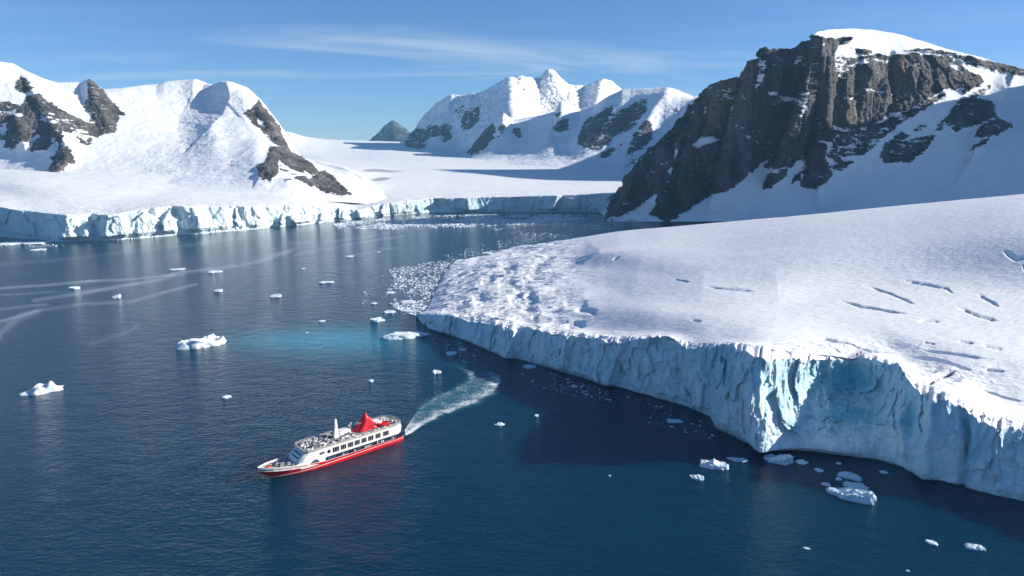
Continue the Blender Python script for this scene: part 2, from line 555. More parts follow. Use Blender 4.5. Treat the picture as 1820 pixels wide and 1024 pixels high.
def build_near():
    nu = 900
    b = np.array(NEAR_BASE, float)

    def by(px): return np.interp(px, b[:, 0], b[:, 1])
    r0 = row([(x, y, -1.5) for x, y in NEAR_BASE], nu, 'z', True)
    top = [(744, 557, 6), (794, 556, 9), (825, 565, 10), (894, 576, 11), (937, 584, 9), (1012, 592, 9), (1106, 599, 8), (1150, 599, 9), (1184, 598, 8),
           (1207, 611, 8), (1229, 617, 7), (1254, 616, 8), (1269, 610, 8), (1309, 611, 9), (1335, 615, 9), (1356, 619, 8), (1410, 629, 17), (1461, 641, 27),
           (1515, 648, 31), (1544, 637, 33), (1595, 645, 30), (1613, 668, 24), (1642, 698, 16), (1675, 701, 14), (1704, 719, 12), (1740, 738, 11),
           (1776, 747, 12), (1820, 758, 13), (2000, 792, 14), (2200, 830, 14)]
    t = []
    bs = np.array([q for q in NEAR_BASE if q[0] not in (1222, 1262, 1272, 1287, 1323)] + [(1210, 727), (1250, 742), (1290, 768), (1330, 790)]); bs = bs[np.argsort(bs[:, 0])]
    for x, y, s in top:
        Yb = at_z(x, np.interp(x, bs[:, 0], bs[:, 1]), 0.0)[1]
        t.append((x, y, Yb + s))
    r1 = row(t, nu, 'Y')
    uu = np.linspace(0, 120, nu)
    jag = fbm(np.stack([uu, uu * 0 + 2.2, uu * 0], -1), 4, .6) * 1.6 + cells(np.stack([uu * .28 + .4 * fbm(np.stack([uu, uu * 0, uu * 0 + 4.4], -1), 2), uu * 0 + .5, uu * 0 + .5], -1), 11) * .9
    r1[:, 2] += jag * np.clip(np.arange(nu) / 60, 0, 1)
    z = lambda pts: row(pts, nu, 'z')
    r2 = z([(760, 548, .8), (830, 548, 10.5), (900, 560, 13), (1000, 577, 17), (1106, 590, 22.5), (1184, 590, 26.5), (1269, 601, 30), (1356, 602, 33), (1410, 612, 32),
            (1461, 615, 30), (1560, 622, 28), (1640, 660, 25), (1700, 684, 23.5), (1820, 728, 19.5), (2000, 765, 18), (2200, 800, 18)])
    r3 = z([(784, 499, .5), (860, 510, 11), (950, 520, 16), (1050, 540, 22), (1184, 550, 30), (1356, 560, 33), (1500, 570, 32.5), (1640, 600, 31), (1820, 640, 28), (2000, 660, 25), (2200, 670, 25)])
    r4 = z([(808, 468, .4), (900, 470, 12), (1000, 475, 19), (1100, 490, 24), (1250, 510, 31), (1400, 520, 34), (1600, 520, 36), (1820, 520, 38), (2000, 520, 41), (2200, 520, 46)])
    r5 = z([(860, 456, .3), (960, 450, 13), (1080, 452, 26), (1250, 455, 34), (1400, 452, 41.5), (1600, 440, 50), (1820, 430, 58), (2000, 420, 63), (2200, 415, 64)])
    r6 = z([(903, 443, .2), (960, 436, 9), (1000, 429.5, 15), (1110, 413, 25), (1180, 409, 31), (1250, 403, 36), (1400, 391, 47), (1600, 372, 59), (1820, 353, 71), (2000, 338, 78), (2200, 324, 85)])
    r7 = row([(905, 441, 790), (1000, 436, 800), (1110, 425, 830), (1400, 400, 900), (1820, 370, 930), (2200, 350, 930)], nu, 'Y')
    r7[:, 2] = np.linspace(-3, 10, nu)
    P, ts = loft([r0, r1, r2, r3, r4, r5, r6, r7], [110, 60, 70, 70, 60, 45, 14], True)
    kk = np.hanning(53); kk /= kk.sum()
    for r_ in range(len(ts)):
        w_ = min(max((ts[r_] - 1.05) * 3, 0), 1)
        if w_ > 0:
            for c_ in range(3):
                q_ = np.pad(P[r_, :, c_], 26, 'reflect', reflect_type='odd')
                P[r_, :, c_] = (1 - w_) * P[r_, :, c_] + w_ * np.convolve(q_, kk, 'valid')
    px, py = project(P)
    T = np.broadcast_to(ts[:, None], px.shape)
    wall = np.clip((1.03 - T) / 0.05, 0, 1)
    v = np.clip(T, 0, 1)                                      # 0 at the water, 1 at the lip
    bell = np.sin(np.pi * np.clip(T, 0, 1)) ** 0.6 * (T < 1)
    # --- big forms of the cliff: spur, bowl, apron, notches (metres towards the viewer)
    push = np.zeros(px.shape)
    g = lambda cx, cy, rx, ry: np.exp(-(((px - cx) / rx) ** 2 + ((py - cy) / ry) ** 2))
    push += ridge_push(px, py, [
        ([(1352, 612), (1338, 655), (1336, 690), (1345, 735), (1355, 790)], 13.0, 60, 100),
        ([(1200, 600), (1205, 660), (1225, 725)], -3.0, 30, 8),
        ([(1309, 612), (1290, 680), (1280, 760)], 3.0, 12, 20),
        ([(1106, 600), (1085, 660), (1080, 690)], 5.0, 40, 16), ([(1008, 590), (1000, 640)], 4.0, 26, 12),
        ([(915, 574), (906, 612), (900, 632)], 8.0, 26, 22),
        ([(830, 563), (835, 600)], 1.5, 15, 8),
        ([(981, 588), (970, 640), (968, 656)], 1.5, 30, 6),
        ([(1613, 672), (1600, 740), (1610, 790)], 4.0, 22, 26),
        ([(1712, 722), (1722, 770), (1711, 872)], -4.5, 14, 7),
        ([(1660, 700), (1650, 780), (1640, 850)], 6.5, 40, 40), ([(1775, 745), (1770, 830)], 4.0, 30, 16),
    ]) * (T < 1.02)
    push -= 17.0 * g(1508, 690, 62, 46) * (T < 1.3)
    push -= 6.0 * g(1425, 700, 40, 60) * (T < 1.0)
    push += 7.0 * g(1500, 775, 110, 34) * (T < 1)
    push -= 5.0 * g(1620, 745, 14, 36) * (T < 1)
    push += 3.0 * g(1500, 748, 60, 9) * (T < 1)
    push *= np.clip(T * 8, 0.25, 1)
    P = towards_camera(P, push)
    # --- ice flutes and broken faces on the wall
    C = P.copy()
    smooth_ap = 1 - 0.8 * np.clip(g(1500, 785, 150, 32) * 1.4, 0, 1)
    right_soft = 1 - 0.35 * np.clip((px - 1560) / 80, 0, 1)
    wq = np.stack([fbm(sc3(C, 12, 12, 20, 4.1), 3), fbm(sc3(C, 12, 12, 20, 8.1), 3), fbm(sc3(C, 12, 12, 20, 2.7), 3)], -1)
    fl = cells(sc3(C, 11, 11, 26) + wq * .5, 3) * 3.4 + cells(sc3(C, 4.2, 4.2, 9) + wq * .6, 9) * 1.2 + ridged(sc3(C, 9, 9, 45), 4, 0.55) * 1.7 + ridged(sc3(C, 3.4, 3.4, 15, 6.1), 3) * .55 + ridged(sc3(C, 28, 28, 60, 3.3), 3) * 4.2 + fbm(sc3(C, 3.0, 3.0, 8), 3) * 0.7 + fbm(sc3(C, 14, 14, 10, 5.1), 3) * 1.6
    flut_spur = np.clip(g(1390, 680, 75, 75) * 1.5, 0, 1)
    fl += flut_spur * ridged(sc3(C, 4.0, 4.0, 30, 1.7), 3) * 1.6
    P = towards_camera(P, fl * smooth_ap * right_soft * np.clip(T * 5, 0.35, 1) * (T <= 1) - 1.5 * np.clip((0.075 - T) / 0.03, 0, 1))
    # carry the wall's top-edge wobble into the lip so that it closes cleanly
    i1 = np.searchsorted(ts, 1.0)
    edge = (fl[i1] * smooth_ap[i1] * right_soft[i1])
    decay = np.where(T > 1, np.exp(-(T - 1) * 7), 0)
    ker = np.hanning(61); ker /= ker.sum()
    es = np.convolve(np.pad(edge, 30, 'edge'), ker, 'valid')
    P = towards_camera(P, es[None, :] * decay + (edge - es)[None, :] * np.where(T > 1, np.exp(-(T - 1) * 45), 0))
    # --- the upper surface
    up = np.clip((T - 1.0) * 12, 0, 1)
    G = P.copy(); G[..., 2] = 0
    lip = np.exp(-np.maximum(T - 1, 0) * 3.2) * up
    lobe = np.clip((1075 - px) / 120, 0, 1) * np.clip((T - 1.0) * 3, 0, 1) * np.clip((px - 745) / 50, 0.1, 1)
    lobe = np.maximum(lobe, 0.85 * g(1500, 620, 130, 16) * up)
    lobe = np.maximum(lobe, 0.9 * g(1680, 672, 110, 30) * up)
    a = 0.32 * fbm(sc3(G, 34, 22, 1), 4) + 0.06 * fbm(sc3(G, 5, 3.0, 1), 3)
    a += lip * (1.5 * ridged(sc3(G, 9, 6, 1, 2.2), 4) - 0.4 + 1.3 * cells(sc3(G, 6, 4, 1) , 5)) * np.clip(0.55 + 1.2 * fbm(sc3(G, 40, 40, 1, 9.9), 2), .15, 1.2)
    lobe_n = 2.3 * fbm(sc3(G, 30, 17, 1, 4.4), 3) + 1.5 * ridged(sc3(G, 15, 9, 1, 8.8), 4) - .3
    a += lobe * (lobe_n * 1.0 + 1.6 * fbm(sc3(G, 26, 60, 1, 12.2), 2) + .35 * cells(sc3(G, 9, 5, 1), 7))
    # long shallow swells where the dome begins
    a += 1.6 * np.clip(g(1210, 480, 190, 30), 0, 1) * fbm(sc3(G, 90, 40, 1), 2)
    dome = poly_mask(px + 8 * fbm(sc3(G, 60, 60, 1), 2), py, [(1040, 470), (1058, 446), (1100, 432), (1180, 420), (1300, 408), (1500, 385), (2300, 290), (2300, 440), (1820, 440), (1650, 462), (1500, 490), (1380, 518), (1250, 518), (1130, 500)], 34)
    dome = dome * dome * (3 - 2 * dome)
    a += 5.5 * dome
    # crevasses and open hollows
    crev = [
        ([(1492, 534), (1530, 545), (1570, 551), (1612, 558)], 2.2, 2.6), ([(1540, 509), (1575, 520), (1605, 532), (1628, 542)], 2.0, 2.4),
        ([(1597, 497), (1640, 505), (1682, 513), (1695, 524)], 2.0, 2.2), ([(1738, 522), (1756, 534), (1778, 546)], 3.0, 1.6),
        ([(1700, 545), (1740, 562), (1778, 572)], 3.4, 1.6), ([(1780, 452), (1805, 462), (1830, 458)], 3.4, 3.2), ([(1815, 470), (1840, 500)], 3.5, 2.2),
        ([(1630, 571), (1650, 569), (1672, 571)], 2.4, 1.3), ([(1635, 622), (1680, 627), (1760, 639)], 3.0, 1.7), ([(1700, 606), (1730, 611)], 2.4, 1.3),
        ([(1745, 614), (1785, 621)], 2.6, 1.4), ([(1610, 634), (1660, 640), (1700, 652), (1728, 660)], 3.0, 2.4), ([(1640, 608), (1665, 612)], 1.8, 1.0),
        ([(1248, 517), (1300, 521), (1345, 524)], 1.6, 1.3), ([(1195, 505), (1225, 511)], 1.5, 1.0), ([(1230, 569), (1245, 571)], 2.2, 1.6),
        ([(1005, 582), (1022, 576), (1042, 579)], 2.4, 2.0),
        ([(1022, 550), (1045, 551), (1062, 557)], 2.4, 2.0), ([(925, 552), (945, 536), (955, 528)], 6.0, 3.0), ([(905, 540), (930, 525)], 5.0, 2.4),
        ([(885, 512), (915, 500)], 4.0, 2.0), ([(890, 482), (905, 475), (920, 478)], 4.0, 2.2), ([(940, 482), (965, 468), (985, 452)], 4.0, 2.0),
        ([(840, 535), (862, 528)], 5.0, 1.8), ([(855, 505), (880, 495)], 3.0, 1.6), ([(1090, 472), (1100, 468)], 3.0, 1.2), ([(1000, 540), (1045, 541)], 3.0, 1.6),
        ([(1440, 610), (1465, 604), (1500, 612), (1545, 624), (1590, 628)], 3.0, 2.6), ([(1380, 609), (1430, 607), (1460, 611)], 2.4, 1.5),
        ([(1640, 688), (1670, 672), (1700, 660)], 5.0, 3.0), ([(1740, 690), (1780, 705), (1820, 715)], 2.5, 1.4), ([(1750, 655), (1790, 660)], 2.5, 1.4),
    ]
    pq = px + fbm(sc3(G, 9, 9, 1), 3) * 6; qq = py + fbm(sc3(G, 9, 9, 1, 6.6), 3) * 2.0
    rimv = np.zeros(px.shape)
    for poly, w, dep in crev:
        d, s, f = seg_dist(pq, qq, poly)
        lob = np.mean([p[0] for p in poly]) < 1060
        prof = np.exp(-(d / (w * (1.9 if lob else 0.60) * (1 if lob else np.clip(np.minimum(f, 1 - f) * 5, .3, 1)))) ** 2)
        taper = np.clip(np.minimum(f, 1 - f) * 5, 0.03, 1)
        a -= dep * (0.55 if lob else 0.75) * prof * taper * up
        rimv = np.maximum(rimv, (0.25 if lob else 1.0) * prof * taper * (T > 1))
    fade = np.clip((T - 1.0) * 20, 0, 1) * np.clip((6.9 - T) * 2, 0, 1)
    P[..., 2] += a * fade * np.clip((px - 740) / 40, 0, 1)
    # the seaward edge of the tongue stays below the water
    n = grid_normals(P)
    ice = wall * (1 - 0.45 * np.clip(g(1500, 785, 130, 30) * 1.2, 0, 1))
    ice = np.maximum(ice, np.where(px < 1075, 1.6, 0.30) * rimv)
    ice = np.maximum(ice, 0.30 * lobe * np.clip(fbm(sc3(G, 12, 8, 1, 1.1), 3) * 2.2, 0, 1))
    teal = (1.1 * g(1508, 690, 60, 34) + 1.0 * g(1510, 738, 60, 9) + 0.85 * g(1621, 745, 11, 34) + .6 * g(1725, 755, 8, 45) + .5 * g(1290, 650, 26, 45)
            + 0.4 * g(1400, 720, 30, 40) + .35 * g(1090, 660, 30, 30)) * wall
    teal = np.clip(teal + 0.18 * wall * np.clip((v - 0.45) * 2, 0, 1), 0, 1)
    dirt_shade = np.zeros(px.shape)
    dirt_shade += 0.34 * lip * (px > 1150) + 0.30 * g(1690, 672, 90, 20) * up
    dirt_shade += 0.18 * wall * np.clip(g(1300, 770, 60, 40) + g(1200, 690, 90, 25), 0, 1)
    dirt_shade += 0.62 * rimv  # crevasses darkened in colour: exposed ice plus painted shade
    rough = np.clip(lip * 0.8 + lobe * 0.35, 0, 1)
    o = mesh_grid('glacier', P, MAT_NEAR, dict(ice=ice, teal=teal, dirt_shade=np.clip(dirt_shade, 0, 1), rough=rough))
    tag(o, 'broad snow-topped glacier tongue on the right ending in a fluted blue ice cliff above the sea', 'glacier', kind='structure')
    return P, px, py, ts


NEAR_P, NEAR_PX, NEAR_PY, NEAR_T = build_near()

# ------------------------------------------------------------------ far glacier with the long ice front
MAT_FAR = mat_glacier('far_glacier_ice', 1.5, 0.6)


def build_far():
    nu = 900
    base = [(-260, 405), (-120, 415), (-20, 421), (40, 426), (85, 429), (112, 430.5), (150, 430), (182, 429), (238, 426), (300, 421), (420, 412), (520, 402.5), (612, 393), (660, 387.5), (739, 381),
            (824, 378.3), (960, 377.5), (1074, 378), (1120, 378), (1400, 378)]
    b = np.array(base, float)
    r0 = row([(x, y, -1.5) for x, y in base], nu, 'z')
    t = []
    for x, y, s in [(-260, 352, 10), (-120, 360, 10), (0, 368, 9), (37, 374, 9), (85, 379, 8), (111, 381, 9), (150, 381, 9), (182, 381, 10), (238, 375, 11), (327, 366, 14), (420, 366, 15), (520, 366, 16), (600, 369, 16), (630, 374, 14),
                    (665, 366, 16), (712, 358, 18), (760, 355, 18), (805, 352, 18), (900, 350, 18), (1000, 347, 16), (1112, 344, 15), (1400, 344, 15)]:
        t.append((x, y, at_z(x, np.interp(x, b[:, 0], b[:, 1]), 0)[1] + s))
    r1 = row(t, nu, 'Y')
    z = lambda pts: row(pts, nu, 'z')
    r2 = z([(-260, 335, 48), (0, 346, 44), (110, 353, 42), (300, 347, 41), (420, 349, 38), (520, 353, 34), (620, 353, 25), (700, 346.5, 29), (830, 343, 30.5), (960, 340, 32), (1110, 336.5, 33), (1400, 336, 33)])
    r3 = z([(-260, 315, 60), (0, 323, 59), (110, 327, 56), (300, 326, 54), (420, 331, 50), (520, 337, 43), (620, 338, 36), (700, 328, 41), (830, 324, 42), (960, 325, 40), (1110, 327, 39), (1400, 328, 39)])
    r4 = z([(-260, 295, 78), (0, 300, 74), (300, 305, 70), (520, 312, 63), (620, 308, 58), (700, 303, 57), (830, 303, 56), (960, 305, 53), (1110, 309, 51), (1400, 310, 50)])
    yy = lambda pts: row(pts, nu, 'Y')
    r5 = yy([(-260, 285, 2400), (0, 285, 2400), (520, 282, 2500), (620, 284, 2500), (700, 286, 2400), (830, 289, 2300), (960, 292, 2200), (1110, 296, 2200), (1400, 296, 2200)])
    r6 = yy([(-260, 240, 4500), (0, 240, 4500), (505, 234, 4200), (547, 244, 4300), (593, 248.5, 4500), (720, 252.5, 4800), (1110, 262, 4800), (1400, 262, 4800)])
    r7 = yy([(-260, 262, 6200), (500, 262, 6200), (1400, 265, 6200)])
    P, ts = loft([r0, r1, r2, r3, r4, r5, r6, r7], [60, 45, 45, 45, 45, 50, 10], True)
    px, py = project(P)
    T = np.broadcast_to(ts[:, None], px.shape)
    wall = np.clip((1.03 - T) / 0.05, 0, 1)
    g = lambda cx, cy, rx, ry: np.exp(-(((px - cx) / rx) ** 2 + ((py - cy) / ry) ** 2))
    push = ridge_push(px, py, [
        ([(118, 380), (112, 430)], 16, 16, 30), ([(165, 380), (168, 430)], -9, 14, 18), ([(190, 378), (186, 429)], 10, 12, 40),
        ([(305, 372), (325, 420)], -10, 10, 22), ([(345, 366), (362, 416)], 8, 26, 30), ([(420, 366), (440, 411)], -6, 8, 14),
        ([(500, 366), (512, 403)], -5, 8, 14), ([(622, 366), (628, 393)], -12, 14, 12), ([(775, 354), (785, 380)], -16, 30, 28),
        ([(825, 352), (832, 380)], 12, 18, 26), ([(990, 348), (980, 378)], 10, 20, 10), ([(1085, 345), (1080, 378)], 8, 10, 18)]) * (T < 1.02)
    C = P.copy()
    fl = cells(sc3(C, 30, 30, 40), 3) * 8.0 + cells(sc3(C, 12, 12, 22), 6) * 2.5 + ridged(sc3(C, 26, 26, 60), 4, 0.6) * 4.0 + fbm(sc3(C, 8, 8, 14), 3) * 2.2 + ridged(sc3(C, 70, 70, 80, 2.2), 2) * 7.0
    calm = 1 - 0.65 * np.clip(g(940, 365, 120, 30) + g(60, 400, 60, 40), 0, 1)
    fl = (fl * calm + push) * np.clip(T * 4, 0.4, 1)
    P = towards_camera(P, fl * (T <= 1))
    i1 = np.searchsorted(ts, 1.0)
    decay = np.where(T > 1, np.exp(-(T - 1) * 7), 0)
    ker = np.hanning(41); ker /= ker.sum()
    es = np.convolve(np.pad(fl[i1], 20, 'edge'), ker, 'valid')
    P = towards_camera(P, es[None, :] * decay + (fl[i1] - es)[None, :] * np.where(T > 1, np.exp(-(T - 1) * 40), 0))
    G = P.copy(); G[..., 2] = 0
    up = np.clip((T - 1.0) * 12, 0, 1)
    lip = np.exp(-np.maximum(T - 1, 0) * 3) * up
    scale = np.clip(P[..., 1] / 1200, 0.7, 4)
    a = 1.1 * fbm(sc3(G, 120, 90, 1), 4) * scale + lip * (1.6 * ridged(sc3(G, 30, 16, 1), 4) - .8)
    a += 9 * np.clip(T - 4.2, 0, 1) * fbm(sc3(G, 500, 300, 1, 1.5), 3) * np.clip((6 - T), 0, 1)
    P[..., 2] += a * np.clip((T - 1) * 20, 0, 1)
    z4 = lambda pts: zc(pts, 2.6, 420, 120)
    pq = px + fbm(sc3(G, 40, 40, 1), 3) * 10; qq = py + fbm(sc3(G, 40, 60, 1, 3), 3) * 1.5
    dirt_shade = np.zeros(px.shape)
    for poly, aa in [(z4([(560, 478), (640, 467), (720, 474), (800, 479), (700, 484), (620, 483)]), .8),
                     (z4([(605, 520), (680, 506), (725, 511), (690, 522), (640, 526)]), .9), (z4([(630, 530), (700, 525), (720, 540), (650, 550)]), .35),
                     (z4([(850, 590), (1000, 582), (1250, 598), (1000, 604)]), .3), (z4([(1300, 575), (1500, 563), (1800, 570), (1500, 580)]), .3)]:
        dirt_shade = np.maximum(dirt_shade, aa * poly_mask(pq, qq, poly, 1.2))
    shade_ice = np.clip(g(60, 400, 70, 40) + g(775, 365, 40, 25) + g(930, 365, 170, 25) + g(620, 380, 14, 20), 0, 1)  # stretches of the front lying in shade, tinted teal in the colour
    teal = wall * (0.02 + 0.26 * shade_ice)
    rough = np.clip(lip * 0.7, 0, 1)
    o = mesh_grid('glacier', P, MAT_FAR, dict(ice=wall * 0.9, teal=np.clip(teal, 0, 1), dirt_shade=np.clip(dirt_shade, 0, 1), rough=rough))
    tag(o, 'wide flat snow plain behind the fjord ending in a long low ice front', 'glacier', kind='structure')


build_far()

# ------------------------------------------------------------------ mountains
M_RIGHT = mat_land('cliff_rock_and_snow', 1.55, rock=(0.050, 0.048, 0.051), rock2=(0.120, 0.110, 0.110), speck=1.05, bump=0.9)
M_LEFT = mat_land('left_rock_and_snow', 2.1, rock=(0.085, 0.08, 0.08), rock2=(0.19, 0.175, 0.165), speck=1.0)
M_MID = mat_land('icefall_rock_and_snow', 2.1, rock=(0.085, 0.08, 0.08), rock2=(0.19, 0.175, 0.165), speck=0.7)
M_CENTRE = mat_land('far_rock_and_snow', 4.2, rock=(0.05, 0.052, 0.06), rock2=(0.12, 0.12, 0.125), speck=1.0)
M_PYR = mat_land('pyramid_rock_and_snow', 8.0, rock=(0.07, 0.075, 0.085), rock2=(0.2, 0.21, 0.23), speck=1.0)


def mountain(name, rows, counts, nu, mat, label, polys=(), ridges=(), px_m=2.0, relief=6.0, rock_relief=7.0, warp=3.0,
             rough_fn=None, snow_relief=None, snowpatch=(), extra=None, warm=(), vz=48, flute=0.0, jitter=0.0, sharp=True):
    if jitter:
        c = rows[-2]; cn = np.linspace(0, nu / 9.0, nu)
        zj = fbm(np.stack([cn, cn * 0 + 3.3, cn * 0], -1), 5, .6) * jitter * px_m * 1.8
        rows[-2] = c + np.stack([zj * 0, zj * 0, zj], -1)
    if sharp:
        Pf, tf = loft(rows[:-1], counts[:-1])
        tb = np.linspace(0, 1, counts[-1] + 1)[1:]
        Pb = rows[-2][None] * (1 - tb)[:, None, None] + rows[-1][None] * tb[:, None, None]
        P = np.concatenate([Pf, Pb]); ts = np.concatenate([tf, tf[-1] + tb])
    else:
        P, ts = loft(rows, counts)
    px, py = project(P)
    T = np.broadcast_to(ts[:, None], px.shape)
    crest = len(rows) - 2
    wx = fbm(sc3(P, px_m * 9, px_m * 9, px_m * 9), 4) * warp * 2; wy = fbm(sc3(P, px_m * 9, px_m * 9, px_m * 9, 7.7), 4) * warp * 2
    rock = np.zeros(px.shape)
    for poly, a in polys:
        rock = np.maximum(rock, a * poly_mask(px + wx, py + wy, poly, 2.5))
    for poly, a in snowpatch:
        rock = rock * (1 - a * poly_mask(px + wx * .6, py + wy * .6, poly, 2.0))
    rock = np.where(T > crest + 0.15, np.maximum(rock, 0.0), rock)
    if ridges:
        fade = np.clip(T * 2.5, 0, 1) * np.clip((crest - T) * 5 + 0.15, 0.15, 1) * np.clip((crest + 1 - T) * 2, 0, 1)
        P = towards_camera(P, ridge_push(px + wx * .5, py, ridges) * fade)
    n = grid_normals(P)
    n = np.where(n[..., 1:2] > 0.95, n, n)
    s = px_m
    big = ridged(sc3(P, 60 * s, 60 * s, 60 * s), 5, 0.55)
    vert = ridged(sc3(P, 11 * s, 11 * s, vz * s, 4.4), 5, 0.6)
    fine = fbm(sc3(P, 5 * s, 5 * s, 5 * s, 1.9), 4, 0.6)
    r = np.clip(rock, 0, 1)
    sr = relief if snow_relief is None else snow_relief
    d = sr * big * 0.7 + (1 - r) * sr * 0.10 * fine
    d += (1 - r) * flute * (0.25 * vert + 0.10 * fine + (.75 * ridged(sc3(P, 7 * s, 7 * s, 110 * s, 3.1), 4) + .5 * ridged(sc3(P, 20 * s, 20 * s, 160 * s, 8.1), 3) if flute > 2 else .3 * fine))
    d += r * rock_relief * ((.75 if vz < 60 else .45) * vert + (0.30 if vz < 60 else .16) * fine + (0 if vz < 60 else .9 * cells(sc3(P, 30 * s, 30 * s, 120 * s, 2.4), 5)) + 0.3 * big)
    rough = rough_fn(px, py) if rough_fn is not None else np.zeros(px.shape)
    if rough.any():
        mod = np.clip(.55 + 1.6 * fbm(sc3(P, 70 * s, 70 * s, 40 * s, 2.5), 3), .08, 1.3)
        d += rough * sr * .35 * (ridged(sc3(P, 75 * s, 40 * s, 9 * s, 1.5), 3) - .2)
        d += rough * mod * sr * .75 * (0.42 * ridged(sc3(P, 22 * s, 11 * s, 6 * s, 5.5), 5, 0.6) - .12 + .22 * cells(sc3(P, 11 * s, 9 * s, 6 * s), 4))
    edge = np.clip(T * 3, 0, 1)
    near_crest = np.exp(-((T - crest) / 0.10) ** 2)
    d *= edge * (1 - 0.55 * near_crest)
    sgn = np.sign((n * (np.array([0, 0, CAM_H]) - P)).sum(-1, keepdims=True))
    sgn = np.where(T[..., None] > crest, 1, sgn)
    # displace sideways and towards the viewer, keep crest height nearly as drawn
    nn = n * np.where(np.median(sgn[: int(len(ts) * .8)]) < 0, -1, 1)
    nn[..., 2] *= 0.5
    P = P + nn * d[..., None]
    if extra is not None: P = extra(P, px, py, T)
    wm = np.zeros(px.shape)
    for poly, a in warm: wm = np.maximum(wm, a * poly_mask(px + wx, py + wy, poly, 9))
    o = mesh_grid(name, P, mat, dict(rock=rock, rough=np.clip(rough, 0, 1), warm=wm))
    tag(o, label, 'mountain', kind='structure')
    return o


